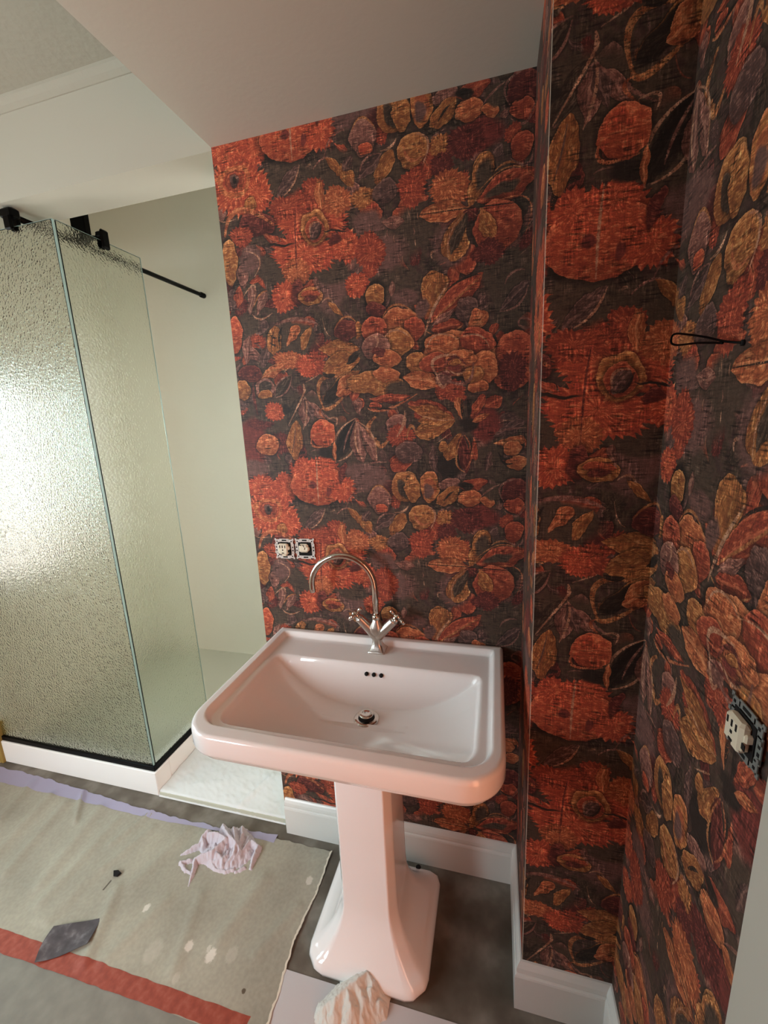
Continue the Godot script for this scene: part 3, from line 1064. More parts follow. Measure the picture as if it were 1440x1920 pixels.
# ---------------------------------------------------------------- the shower
func _shower() -> void:
	var st := begin(false)
	box(st, Vector3(-1.9365, 0.0605, -0.055), Vector3(0.967, 0.121, 0.084), 0.003)
	box(st, Vector3(-1.494, 0.0605, -0.265), Vector3(0.08, 0.121, 0.337), 0.003)
	tag(put("shower_curb", done(st), M.curb), "low white curb carrying the shower glass and turning its corner", "curb")
	# tray: falls gently to the front
	st = begin(false)
	for q in [[-2.42, -1.453, -0.1], [-1.449, -0.802, -0.012]]:
		var zy: float = 0.02 - (q[2] + 0.016) * 0.058
		loft(st, [PackedVector3Array([Vector3(q[0], 0.0, -1.05), Vector3(q[0], 0.0, q[2]), Vector3(q[1], 0.0, q[2]), Vector3(q[1], 0.0, -1.05)]), PackedVector3Array([Vector3(q[0], 0.08, -1.05), Vector3(q[0], zy, q[2] - 0.004), Vector3(q[1], zy, q[2] - 0.004), Vector3(q[1], 0.08, -1.05)])])
	tag(put("shower_tray", done(st), M.tray), "white shower tray filling the recess behind the curb", "shower tray")
	# crumpled white protective sheet lying in the entrance
	st = begin()
	var n := noise(9.0, FastNoiseLite.TYPE_SIMPLEX_SMOOTH, 3, 5)
	var f := func(x: float, z: float) -> Vector3:
		var y := 0.0225 - (z + 0.016) * 0.058 + maxf(0.0, n.get_noise_2d(x, z)) * 0.008 + absf(n.get_noise_2d(x * 3.0, z * 4.0 + 5.0)) * 0.006
		var q := Geometry2D.get_closest_point_to_segment(Vector2(x, z), Vector2(-0.98, -0.2), Vector2(-1.05, -0.03))
		y += 0.010 * exp(-pow(q.distance_to(Vector2(x, z)) / 0.008, 2))
		return Vector3(x, y, z)
	for i in 60:
		for j in 50:
			var x0 := -1.452 + 0.63 * i / 60.0
			var x1 := -1.452 + 0.63 * (i + 1) / 60.0
			var z0 := -0.42 + 0.398 * j / 50.0
			var z1 := -0.42 + 0.398 * (j + 1) / 50.0
			quad(st, f.call(x0, z0), f.call(x1, z0), f.call(x1, z1), f.call(x0, z1))
			if j == 49:
				var qa: Vector3 = f.call(x0, z1)
				var qb: Vector3 = f.call(x1, z1)
				quad(st, qa, qb, Vector3(x1, 0.0015, -0.0105), Vector3(x0, 0.0015, -0.0105))
	tag(put("protective_sheet", done(st), M.sheet), "wrinkled white protective sheet covering the shower floor entrance", "sheet")
	# screen of textured glass
	var s := thing("shower_screen", "corner shower screen of rippled glass standing on the white curb", "shower screen", Vector3(-1.47, 0.121, -0.03))
	var top := 2.211
	st = begin(false)
	box(st, Vector3(-0.466, 0.012, 0), Vector3(0.952, 0.025, 0.02), 0.002)
	box(st, Vector3(0.001, 0.012, -0.185), Vector3(0.02, 0.025, 0.37), 0.002)
	put("glazing_channel", done(st), M.black, s)
	put("glass_panel", boxmesh(Vector3(-0.472, (top + 0.02) / 2, 0), Vector3(0.936, top - 0.02, 0.008)), M.glass_front, s).set_meta("label", "front pane of hammered glass")
	put("glass_panel", boxmesh(Vector3(0, (top + 0.02) / 2, -0.187), Vector3(0.008, top - 0.02, 0.36)), M.glass_side, s).set_meta("label", "side pane of clear rippled glass")
	put("glass_edge", boxmesh(Vector3(-0.0015, (top + 0.02) / 2, -0.0015), Vector3(0.006, top - 0.02, 0.006)), M.glass_edge, s)
	put("glass_edge", boxmesh(Vector3(0.001, (top + 0.02) / 2, -0.3672), Vector3(0.007, top - 0.02, 0.0015)), M.glass_edge, s)
	put("glass_edge", boxmesh(Vector3(-0.47, top + 0.0006, 0), Vector3(0.94, 0.0012, 0.008)), M.glass_edge, s)
	put("glass_edge", boxmesh(Vector3(0, top + 0.0006, -0.187), Vector3(0.008, 0.0012, 0.36)), M.glass_edge, s)
	# stabiliser bar from the front pane to the back wall
	var b := thing("support_bar", "long black round bar bracing the front glass to the back wall", "support bar", Vector3(-1.655, 2.372, -0.03))
	st = begin()
	tube(st, [Vector3(0, 0, -0.012), Vector3(0.008, -0.001, -1.0)], [0.0105], 16)
	put("bar", done(st), M.black, b)
	st = begin()
	tube(st, [Vector3(0.0078, -0.001, -0.985), Vector3(0.0078, -0.001, -0.99), Vector3(0.0082, -0.001, -1.015), Vector3(0.0082, -0.001, -1.02)], [0.012, 0.0145, 0.0145, 0.013], 18)
	put("wall_socket", done(st), M.black, b)
	st = begin(false)
	box(st, Vector3(0, 0.003, 0.0), Vector3(0.056, 0.032, 0.036), 0.006)
	box(st, Vector3(0.004, -0.028, 0.0135), Vector3(0.032, 0.045, 0.014), 0.004)
	box(st, Vector3(0.004, -0.028, -0.0135), Vector3(0.032, 0.045, 0.014), 0.004)
	put("glass_clamp", done(st), M.black, b)
	# clamp on the side pane with its arm and ceiling strut
	var c := thing("ceiling_strut", "black ceiling strut with a short arm clamping the side glass", "strut", Vector3(-1.47, 2.332, -0.222))
	put("strut", boxmesh(Vector3(-0.146, 0.2, -0.05), Vector3(0.07, 0.335, 0.03), 0.004), M.black, c)
	st = begin()
	tube(st, [Vector3(0, 0.012, 0), Vector3(-0.135, 0.052, -0.046)], [0.0075], 12)
	put("arm", done(st), M.black, c)
	st = begin(false)
	box(st, Vector3(0.012, 0.005, 0.0), Vector3(0.014, 0.068, 0.036), 0.006)
	box(st, Vector3(-0.012, 0.0, 0.0), Vector3(0.014, 0.05, 0.034), 0.006)
	box(st, Vector3(0.0, 0.022, 0.0), Vector3(0.03, 0.02, 0.034), 0.004)
	put("glass_clamp", done(st), M.black, c)


# ---------------------------------------------------------------- the basin
func sstep(a: float, b: float, x: float) -> float:
	return smoothstep(a, b, x)


func _rr(x: float, z: float, x0: float, x1: float, z0: float, z1: float, rb: float, rf: float) -> float:
	# how deep inside a rounded rectangle the point lies (negative: outside)
	var cx := (x0 + x1) / 2
	var cz := (z0 + z1) / 2
	var r := rf if z > cz else rb
	var q := Vector2(absf(x - cx) - (x1 - x0) / 2 + r, absf(z - cz) - (z1 - z0) / 2 + r)
	return -(Vector2(maxf(q.x, 0), maxf(q.y, 0)).length() + minf(maxf(q.x, q.y), 0) - r)


func basin_top(x: float, z: float) -> float:
	var y := 0.905
	var d1 := _rr(x, z, -0.708, -0.002, 0.03, 0.494, 0.014, 0.062)
	y -= 0.017 * sstep(-0.004, 0.011, d1)
	var d2 := _rr(x, z, -0.676, -0.034, 0.148, 0.468, 0.03, 0.05)
	if d2 > -0.01:
		var t := absf((x + 0.355) / 0.321)
		var floor_y := 0.772 + 0.112 * pow(t, 2.6) + 0.02 * absf(z - 0.25)
		var back := 0.888 - (z - 0.148) * 2.9
		var front := 0.888 - (0.468 - z) * 2.2
		var k := 0.009
		var wall_y := maxf(back, front)
		var h := clampf(0.5 + 0.5 * (wall_y - floor_y) / k, 0, 1)
		var bowl := lerpf(floor_y, wall_y, h) + k * h * (1 - h)
		# smooth lip
		var deck := y
		var lip := clampf(0.5 + 0.5 * (deck - bowl) / 0.012, 0, 1)
		var low := lerpf(deck, bowl, lip) - 0.012 * lip * (1 - lip)
		y = lerpf(y, low, sstep(-0.008, 0.008, d2))
		y -= 0.004 * sstep(0.0, 0.012, d2)
	return y


func _basin() -> void:
	var o := thing("wash_basin", "large white rectangular ceramic wash basin on a pedestal before floral wallpaper", "wash basin", Vector3(-0.355, 0.8, 0.003))
	var off := o.position
	var x0 := -0.738
	var x1 := 0.028
	var z0 := 0.003
	var z1 := 0.536
	var rings: Array = []
	# underside to the rim, outside: [inset, height]
	for e in [[0.2, 0.752], [0.13, 0.765], [0.08, 0.79], [0.045, 0.81], [0.027, 0.82], [0.018, 0.829], [0.0145, 0.838], [0.012, 0.8425], [0.006, 0.846], [0.002, 0.851], [0.0, 0.858], [0.0, 0.892], [0.0012, 0.898], [0.004, 0.9025], [0.008, 0.905]]:
		var i: float = e[0]
		var bz := minf(i, 0.004)
		rings.append(rrect(x0 + i, x1 - i, z0 + bz, z1 - i, maxf(0.008 - i, 0.002) if i < 0.006 else 0.002, maxf(0.095 - i, 0.03), e[1], 14, 60))
	var s := 0.012
	while s < 0.258:
		var r := rrect(x0 + s, x1 - s, z0 + s, z1 - s, maxf(0.01 - s, 0.001), maxf(0.095 - s * 0.55, 0.02) if s < 0.12 else maxf(0.03 - (s - 0.12) * 0.2, 0.004), 0.0, 14, 60)
		for j in r.size():
			r[j].y = basin_top(r[j].x, r[j].z)
		rings.append(r)
		s += 0.003
	for r in rings.size():
		for j in rings[r].size():
			rings[r][j] -= off
	var st := begin()
	loft(st, rings, true, true)
	put("bowl", done(st), M.porcelain, o)
	# overflow holes in the back of the bowl
	for x in [-0.372, -0.349, -0.326]:
		st = begin()
		var c := Vector3(x, 0.861, 0.1605) - off
		var dir := Vector3(0, 0.32, 0.94)
		tube(st, [c - dir * 0.004, c + dir * 0.0006], [0.0062], 18)
		put("overflow_hole", done(st), M.void, o)
	# drain with a raised plug
	var d := Vector3(-0.352, 0.7735, 0.24) - off
	st = begin()
	_lathe(st, d, [[0.020, -0.004], [0.022, 0.0015], [0.026, 0.003], [0.034, 0.002], [0.0365, 0.0], [0.0365, -0.004]], 36)
	put("drain_ring", done(st), M.chrome, o)
	st = begin()
	_lathe(st, d, [[0.0235, 0.0026], [0.0235, -0.002], [0.0, -0.002]], 30)
	put("drain_hole", done(st), M.void, o)
	st = begin()
	_lathe(st, d + Vector3(0, 0.012, 0), [[0.0, -0.012], [0.006, -0.012], [0.006, -0.001], [0.0205, 0.0], [0.0215, 0.002], [0.0195, 0.0042], [0.012, 0.0056], [0.009, 0.0042], [0.0, 0.0042]], 32)
	put("plug", done(st), M.chrome, o)


func _lathe(st: SurfaceTool, c: Vector3, prof: Array, seg := 32) -> void:
	# [radius, height] from below, round the outside, to the top
	var rings: Array = []
	for p in prof:
		var r := PackedVector3Array()
		for j in seg:
			var a := -TAU * j / seg
			r.append(c + Vector3(cos(a) * maxf(p[0], 0.0002), p[1], sin(a) * maxf(p[0], 0.0002)))
		rings.append(r)
	loft(st, rings, true, true)


func _section(cx: float, hx: float, z0: float, z1: float, cxf: float, czf: float, y: float, ease := 0.05) -> PackedVector3Array:
	# a rectangle whose front corners are cut off flat and slightly eased; back corners small
	var r := PackedVector3Array()
	var xa := cx - hx
	var xb := cx + hx
	var bk := minf(cxf, 0.03)
	var pts := [Vector2(xa + bk, z0), Vector2(xa + bk * 0.3, z0 + bk * 0.3), Vector2(xa, z0 + bk), Vector2(xa, z0 + bk + 0.01), Vector2(xa, (z0 + z1 - czf) / 2 + 0.01), Vector2(xa, z1 - czf - 0.004)]
	var corner := [Vector2(xa, z1 - czf), Vector2(xa + cxf, z1)]
	var q := Vector2(xa, z1)
	for t in [0.0, 0.08, 0.16, 0.28, 0.4, 0.5, 0.6, 0.72, 0.84, 0.92]:
		var p: Vector2 = corner[0].lerp(corner[1], t)
		pts.append(p.lerp(q, ease * sin(PI * clampf(t * 3.0, 0, 0.5)) * sin(PI * clampf((1.0 - t) * 3.0, 0, 0.5))))
	pts.append(corner[1])
	pts.append(corner[1] + Vector2(0.004, 0))
	pts.append(corner[1] + Vector2((cx - xa - cxf) * 0.5, 0))
	for i in range(pts.size()):
		r.append(Vector3(pts[i].x, y, pts[i].y))
	for i in range(pts.size() - 1, -1, -1):
		r.append(Vector3(2 * cx - pts[i].x, y, pts[i].y))
	return r


func _pedestal() -> void:
	var o := thing("pedestal", "white ceramic pedestal with a flared square foot under the basin", "pedestal", Vector3(-0.36, 0, 0.23))
	var st := begin()
	var rings: Array = []
	var cx := -0.357
	# foot
	var base := [[0.178, 0.068, 0.398, 0.06, 0.06, 0.0], [0.184, 0.062, 0.405, 0.06, 0.06, 0.006], [0.186, 0.06, 0.408, 0.058, 0.058, 0.02], [0.183, 0.062, 0.405, 0.056, 0.056, 0.034], [0.176, 0.068, 0.399, 0.052, 0.055, 0.044]]
	for b in base:
		rings.append(_section(cx, b[0], b[1], b[2], b[3], b[4], b[5], 0.3))
	for i in range(1, 15):
		var t := i / 14.0
		var k := 1.0 - pow(1.0 - t, 1.7)
		var y := 0.044 + 0.156 * pow(t, 1.25)
		rings.append(_section(cx, lerpf(0.176, 0.088, k), lerpf(0.068, 0.15, k), lerpf(0.399, 0.334, k), lerpf(0.052, 0.018, k), lerpf(0.055, 0.032, k), y, lerpf(0.3, 0.05, t)))
	rings.append(_section(cx, 0.0865, 0.152, 0.3325, 0.0175, 0.032, 0.23))
	rings.append(_section(cx, 0.085, 0.155, 0.331, 0.0165, 0.031, 0.45))
	rings.append(_section(cx, 0.084, 0.155, 0.33, 0.016, 0.03, 0.758))
	for r in rings.size():
		for j in rings[r].size():
			rings[r][j] -= o.position
	loft(st, rings)
	put("column", done(st), M.porcelain, o)
	# fixing lug at the back edge of the foot
	st = begin()
	_lathe(st, Vector3(-0.252, 0.03, 0.066) - o.position, [[0.009, 0.0], [0.009, 0.016], [0.0085, 0.0175], [0.004, 0.0175]], 18)
	put("fixing_hole", done(st), M.void, o)


func _tap() -> void:
	var P := Vector3(-0.361, 0.888, 0.066)
	var o := thing("mixer_tap", "chrome two handle mixer tap with a tall curved spout on the basin", "tap", P)
	var st := begin()
	var rings: Array = []
	for e in [[0.0265, 0.0, 0.003], [0.0265, 0.003, 0.003], [0.0245, 0.006, 0.004], [0.0195, 0.014, 0.008], [0.016, 0.024, 0.011], [0.0152, 0.036, 0.0125], [0.016, 0.054, 0.0132], [0.021, 0.07, 0.016], [0.021, 0.088, 0.016], [0.013, 0.104, 0.0115], [0.0125, 0.113, 0.0115], [0.0105, 0.114, 0.0095]]:
		var h: float = e[0]
		rings.append(rrect(-h, h, -h, h, e[2], e[2], e[1], 6, 3))
	loft(st, rings)
	for sx in [-1, 1]:
		tube(st, curve([Vector3(0, 0.046, 0), Vector3(sx * 0.016, 0.066, 0), Vector3(sx * 0.036, 0.086, 0), Vector3(sx * 0.058, 0.108, 0)], 10), [0.015, 0.0175, 0.0175, 0.017, 0.0165, 0.016, 0.0155, 0.015, 0.0148, 0.0145, 0.0145], 20)
	put("body", done(st), M.satin, o)
	# spout
	st = begin()
	var pts: Array = [Vector3(0, 0.112, 0), Vector3(0, 0.17, 0)]
	var R := 0.103
	for i in 25:
		var a := PI * 1.03 * i / 24.0
		pts.append(Vector3(-R + R * cos(a), 0.213 + R * sin(a), 0.012 * (1 - cos(a)) * 0.5))
	var last: Vector3 = pts[-1]
	pts.append(last + (last - (pts[-2] as Vector3)).normalized() * 0.012)
	tube(st, pts, [0.0098], 20)
	put("spout", done(st), M.chrome, o)
	st = begin()
	_lathe(st, Vector3(0, 0.108, 0), [[0.0125, 0.0], [0.0135, 0.002], [0.0135, 0.012], [0.0118, 0.015], [0.0098, 0.0155]], 24)
	put("collar", done(st), M.chrome, o)
	for sx in [-1, 1]:
		var h := Node3D.new()
		h.name = "handle"
		o.add_child(h, true)
		var ax := Vector3(sx * 0.7, 0.714, 0).normalized()
		var c := Vector3(sx * 0.058, 0.108, 0)
		st = begin()
		tube(st, [c - ax * 0.001, c + ax * 0.004], [0.0118], 18)
		tube(st, [c + ax * 0.003, c + ax * 0.009, c + ax * 0.024, c + ax * 0.027], [0.0105, 0.011, 0.0095, 0.006], 18)
		put("hub", done(st), M.chrome, h)
		st = begin()
		var m := c + ax * 0.017
		var side := Vector3(-ax.y, ax.x, 0)
		for v in [side, -side, Vector3(0, 0, 1), Vector3(0, 0, -1)]:
			tube(st, [m + v * 0.004, m + v * 0.0145, m + v * 0.016, m + v * 0.029, m + v * 0.0305], [0.0046, 0.0046, 0.0064, 0.0064, 0.005], 12)
		put("cross_grip", done(st), M.chrome, h)


# ---------------------------------------------------------------- things on the floor
func ph(x: float, z: float) -> float:
	# height of the laid paper: flat with a few long creases
	var y := 0.0012 + 0.0016 * (1.0 + sin(x * 5.0 + z * 9.0) * sin(z * 4.0 - x * 2.0))
	var p := Vector2(x, z)
	for c in [[-1.817, 0.05, -1.71, 0.174, 0.010, 0.01], [-1.42, 0.06, -1.474, 0.22, 0.007, 0.009], [-1.838, 0.12, -1.771, 0.403, 0.008, 0.02], [-2.114, 0.063, -2.046, 0.243, 0.009, 0.02], [-1.208, 0.105, -1.257, 0.323, 0.004, 0.02], [-0.634, 0.25, -0.706, 0.402, 0.004, 0.015], [-1.539, 0.13, -1.533, 0.45, 0.006, 0.02], [-1.66, 0.1, -1.6, 0.4, 0.007, 0.025], [-1.95, 0.1, -1.86, 0.5, 0.008, 0.022], [-1.36, 0.12, -1.42, 0.3, 0.005, 0.012], [-1.3, 0.35, -1.22, 0.54, 0.006, 0.02], [-0.99, 0.3, -0.93, 0.5, 0.004, 0.02], [-0.8, 0.2, -0.84, 0.4, 0.005, 0.025], [-1.1, 0.34, -1.16, 0.52, 0.004, 0.02]]:
		var q := Geometry2D.get_closest_point_to_segment(p, Vector2(c[0], c[1]), Vector2(c[2], c[3]))
		y += 1.35 * c[4] * exp(-pow(p.distance_to(q) / c[5], 2))
	# a step folded down along this line
	var s := (x + 1.425) - (z - 0.40) * -0.08
	if z > 0.26 and z < 0.5:
		y += 0.005 * (1.0 - smoothstep(-0.004, 0.006, s)) * exp(-pow((s + 0.02) / 0.06, 2)) * smoothstep(0.26, 0.34, z)
	return y


func laid(f0: Callable, f1: Callable, x0: float, x1: float, nx: int, nz: int, lift: float, uv := false) -> ArrayMesh:
	# a sheet following ph(), between the curves z = f0(x) and z = f1(x)
	var st := begin()
	for i in nx:
		for j in nz:
			var p: Array = []
			var t: Array = []
			for k in [[0, 0], [1, 0], [1, 1], [0, 1]]:
				var x := lerpf(x0, x1, float(i + k[0]) / nx)
				var z: float = lerpf(f0.call(x), f1.call(x), float(j + k[1]) / nz)
				p.append(Vector3(x, ph(x, z) + lift, z))
				t.append(Vector2((x + 2.5) / 2.0, z))
			if uv:
				uvquad(st, p, t)
			else:
				quad(st, p[0], p[1], p[2], p[3])
	return done(st)


func _floor_things() -> void:
	var n := noise(14.0, FastNoiseLite.TYPE_SIMPLEX_SMOOTH, 4, 9)
	var l0 := func(x: float) -> float: return 0.02 + 0.042 * smoothstep(-2.3, -1.3, x) - 0.022 * smoothstep(-1.1, -0.85, x) + n.get_noise_2d(x, 5.0) * 0.008
	# kraft paper: rows in z, its right edge torn
	var st := begin()
	var edge := func(z: float) -> float: return -0.594 + 0.01 * sin(z * 14.0) * smoothstep(0.1, 0.5, z) + n.get_noise_2d(z * 0.6, 3.0) * 0.006 + n.get_noise_2d(z * 4.0, 6.0) * 0.003
	var nx := 150
	var nz := 60
	for i in nx:
		for j in nz:
			var p: Array = []
			var t: Array = []
			for k in [[0, 0], [1, 0], [1, 1], [0, 1]]:
				var xs := lerpf(-2.41, -0.6, float(i + k[0]) / nx)
				var z := lerpf(l0.call(xs) + 0.008 if xs < -0.84 else 0.045, 0.578, float(j + k[1]) / nz)
				var x: float = lerpf(-2.41, edge.call(z), float(i + k[0]) / nx)
				var lift := 0.003 * smoothstep(0.95, 1.0, float(i + k[0]) / nx) * (0.5 + 0.5 * sin(z * 25.0))
				if j + k[1] == 0:
					z += n.get_noise_2d(x, 1.0) * 0.008 + 0.006
				p.append(Vector3(x, ph(x, z) + lift, z))
				t.append(Vector2((x + 2.5) / 2.0, z))
			uvquad(st, p, t)
	var kp := put("kraft_paper", done(st), M.kraft)
	st = begin()
	for j in 80:
		var p: Array = []
		for k in [[0, 0], [1, 0], [1, 1], [0, 1]]:
			var z := lerpf(0.05, 0.575, float(j + k[1]) / 80)
			var wd := 0.005 + 0.004 * n.get_noise_2d(z * 6.0, 31.0)
			var x: float = edge.call(z) - (wd if k[0] == 0 else -0.0012)
			p.append(Vector3(x, ph(x, z) + 0.0036 * (0.5 + 0.5 * sin(z * 25.0)) + 0.0008, z))
		quad(st, p[0], p[1], p[2], p[3])
	put("torn_edge", done(st), M.fibre, kp)
	tag(kp, "creased tan masking paper with white paint spots and a torn right edge", "paper")
	st = begin()
	for i in 100:
		for j in 50:
			var p: Array = []
			for k in [[0, 0], [1, 0], [1, 1], [0, 1]]:
				var z := lerpf(0.55, 0.95, float(j + k[1]) / 50)
				var x: float = lerpf(-2.41, -0.62 + n.get_noise_2d(z, 8.0) * 0.012, float(i + k[0]) / 100)
				p.append(Vector3(x, ph(x, z) - 0.0006, z))
			quad(st, p[0], p[1], p[2], p[3])
	tag(put("grey_paper", done(st), M.grey_paper), "plain greyish floor paper below the orange red tape", "paper")
	var l1 := func(x: float) -> float: return 0.09 - 0.02 * smoothstep(-1.5, -0.85, x) + n.get_noise_2d(x, 6.0) * 0.003
	tag(put("lilac_tape", laid(l0, l1, -2.4, -0.83, 140, 4, 0.0008), M.lilac), "pale lilac masking tape along the top edge of the tan paper", "tape")
	var t0 := func(x: float) -> float: return 0.533 - 0.008 * (x + 1.0) + n.get_noise_2d(x, 15.0) * 0.003
	var t1 := func(x: float) -> float: return 0.58 - 0.018 * (x + 1.0) + n.get_noise_2d(x, 16.0) * 0.003
	tag(put("red_tape", laid(t0, t1, -2.4, -0.612, 140, 5, 0.0008), M.red), "orange red tape strip joining the two floor papers", "tape")
	# sandpaper scrap
	st = begin()
	var q := [Vector3(-1.404, 0, 0.497), Vector3(-1.274, 0, 0.438), Vector3(-1.243, 0, 0.512), Vector3(-1.365, 0, 0.586)]
	for side in [0, 1]:
		for i in 14:
			for j in 10:
				var p: Array = []
				for k in [[0, 0], [1, 0], [1, 1], [0, 1]]:
					var u := float(i + k[0]) / 14
					var v := float(j + k[1]) / 10
					var a: Vector3 = (q[0] as Vector3).lerp(q[1], u).lerp((q[3] as Vector3).lerp(q[2], u), v)
					a += Vector3(-0.006, 0, 0.002) * sin(PI * v) * (1.0 - u) + Vector3(0.003, 0, 0.0) * sin(PI * v) * u
					a.y = 0.0075 + 0.011 * pow(u, 2) * (0.4 + 0.6 * v) + 0.008 * pow(1 - u, 3) + 0.003 * sin(u * 5.0 + v * 3.0) + (0.0 if side else -0.0012)
					p.append(a)
				if side:
					quad(st, p[0], p[1], p[2], p[3])
				else:
					quad(st, p[0], p[3], p[2], p[1])
	tag(put("sandpaper", done(st), M.grit), "dark grey worn scrap of sandpaper lying across the orange red tape", "sandpaper")
	# dark chip
	st = begin(false)
	var ch := PackedVector3Array([Vector3(-1.369, 0.006, 0.302), Vector3(-1.352, 0.006, 0.318), Vector3(-1.334, 0.006, 0.316), Vector3(-1.33, 0.006, 0.302), Vector3(-1.35, 0.006, 0.296)])
	var ch2 := PackedVector3Array()
	for p in ch:
		ch2.append(p.lerp(Vector3(-1.35, 0, 0.307), 0.2) + Vector3(0, 0.006, 0))
	loft(st, [ch, ch2])
	tag(put("paint_chip", done(st), M.void), "small black chip on the tan paper left of the rag", "debris")
	# white board in front of the pedestal
	st = begin(false)
	var wb := PackedVector3Array([Vector3(-0.606, 0.0, 0.414), Vector3(-0.62, 0.0, 0.8), Vector3(0.02, 0.0, 0.79), Vector3(-0.01, 0.0, 0.412)])
	var wt := PackedVector3Array()
	for p in wb:
		wt.append(p + Vector3(0, 0.003, 0))
	loft(st, [wb, wt])
	tag(put("white_sheet", done(st), M.board), "flat white sheet on the floor in front of the pedestal foot", "sheet")
	# rags
	_rag("rag", "crumpled white rag with pinkish folds on the tan paper", Rect2(-1.19, 0.01, 0.36, 0.3), 0.0022, M.cloth, Vector2(-0.99, 0.13), Vector2(0.105, 0.085), 0.024, [
		[Vector3(-1.001, 0.050, 0.128), Vector3(-1.026, 0.045, 0.177), Vector3(-1.070, 0.030, 0.192), Vector3(-1.087, 0.020, 0.202)],
		[Vector3(-1.087, 0.020, 0.202), Vector3(-1.069, 0.014, 0.237), Vector3(-1.053, 0.003, 0.282)],
		[Vector3(-1.105, 0.015, 0.204), Vector3(-1.139, 0.014, 0.220), Vector3(-1.099, 0.010, 0.241), Vector3(-1.079, 0.010, 0.241)],
		[Vector3(-1.095, 0.050, 0.112), Vector3(-1.106, 0.040, 0.131), Vector3(-1.086, 0.030, 0.154)],
		[Vector3(-1.096, 0.030, 0.141), Vector3(-1.127, 0.020, 0.164), Vector3(-1.160, 0.006, 0.192)],
		[Vector3(-1.081, 0.050, 0.121), Vector3(-1.049, 0.053, 0.117), Vector3(-1.001, 0.053, 0.128)],
		[Vector3(-1.053, 0.045, 0.075), Vector3(-1.007, 0.056, 0.110), Vector3(-0.953, 0.050, 0.132), Vector3(-0.944, 0.038, 0.161), Vector3(-0.957, 0.018, 0.193)],
		[Vector3(-1.001, 0.045, 0.077), Vector3(-0.962, 0.050, 0.123), Vector3(-0.930, 0.036, 0.145), Vector3(-0.940, 0.020, 0.185)],
		[Vector3(-0.976, 0.035, 0.059), Vector3(-0.955, 0.035, 0.092), Vector3(-0.943, 0.033, 0.140)],
		[Vector3(-0.917, 0.030, 0.101), Vector3(-0.919, 0.030, 0.123), Vector3(-0.928, 0.022, 0.150)],
		[Vector3(-0.908, 0.030, 0.099), Vector3(-0.875, 0.025, 0.106), Vector3(-0.873, 0.020, 0.142), Vector3(-0.865, 0.010, 0.177)],
		[Vector3(-0.890, 0.010, 0.182), Vector3(-0.914, 0.008, 0.202)],
		[Vector3(-1.022, 0.015, 0.197), Vector3(-0.993, 0.010, 0.211), Vector3(-0.950, 0.010, 0.209), Vector3(-0.925, 0.010, 0.196)],
		[Vector3(-1.017, 0.018, 0.195), Vector3(-0.995, 0.025, 0.188), Vector3(-0.969, 0.030, 0.169)],
		[Vector3(-1.007, 0.040, 0.177), Vector3(-0.977, 0.030, 0.185), Vector3(-0.970, 0.018, 0.201)]
	], 0.0155, 0.0025, 0.03)
	_rag("paper_towel", "crumpled off white paper towel against the pedestal foot", Rect2(-0.47, 0.36, 0.2, 0.18), 0.003, M.towel, Vector2(-0.375, 0.455), Vector2(0.062, 0.05), 0.03, [
		[Vector3(-0.345, 0.055, 0.394), Vector3(-0.364, 0.060, 0.417), Vector3(-0.391, 0.055, 0.440), Vector3(-0.414, 0.050, 0.463), Vector3(-0.443, 0.030, 0.477)],
		[Vector3(-0.345, 0.055, 0.394), Vector3(-0.322, 0.050, 0.408), Vector3(-0.289, 0.020, 0.416)],
		[Vector3(-0.361, 0.055, 0.426), Vector3(-0.339, 0.045, 0.444), Vector3(-0.338, 0.030, 0.468)],
		[Vector3(-0.383, 0.055, 0.446), Vector3(-0.367, 0.050, 0.468), Vector3(-0.369, 0.030, 0.490)],
		[Vector3(-0.413, 0.050, 0.465), Vector3(-0.410, 0.040, 0.482), Vector3(-0.400, 0.020, 0.497)],
		[Vector3(-0.443, 0.030, 0.477), Vector3(-0.426, 0.020, 0.503)],
		[Vector3(-0.299, 0.030, 0.432), Vector3(-0.325, 0.015, 0.458), Vector3(-0.347, 0.010, 0.478)],
		[Vector3(-0.323, 0.050, 0.423), Vector3(-0.319, 0.035, 0.438)]
	], 0.027, 0.0022, 0.027, 0.25)


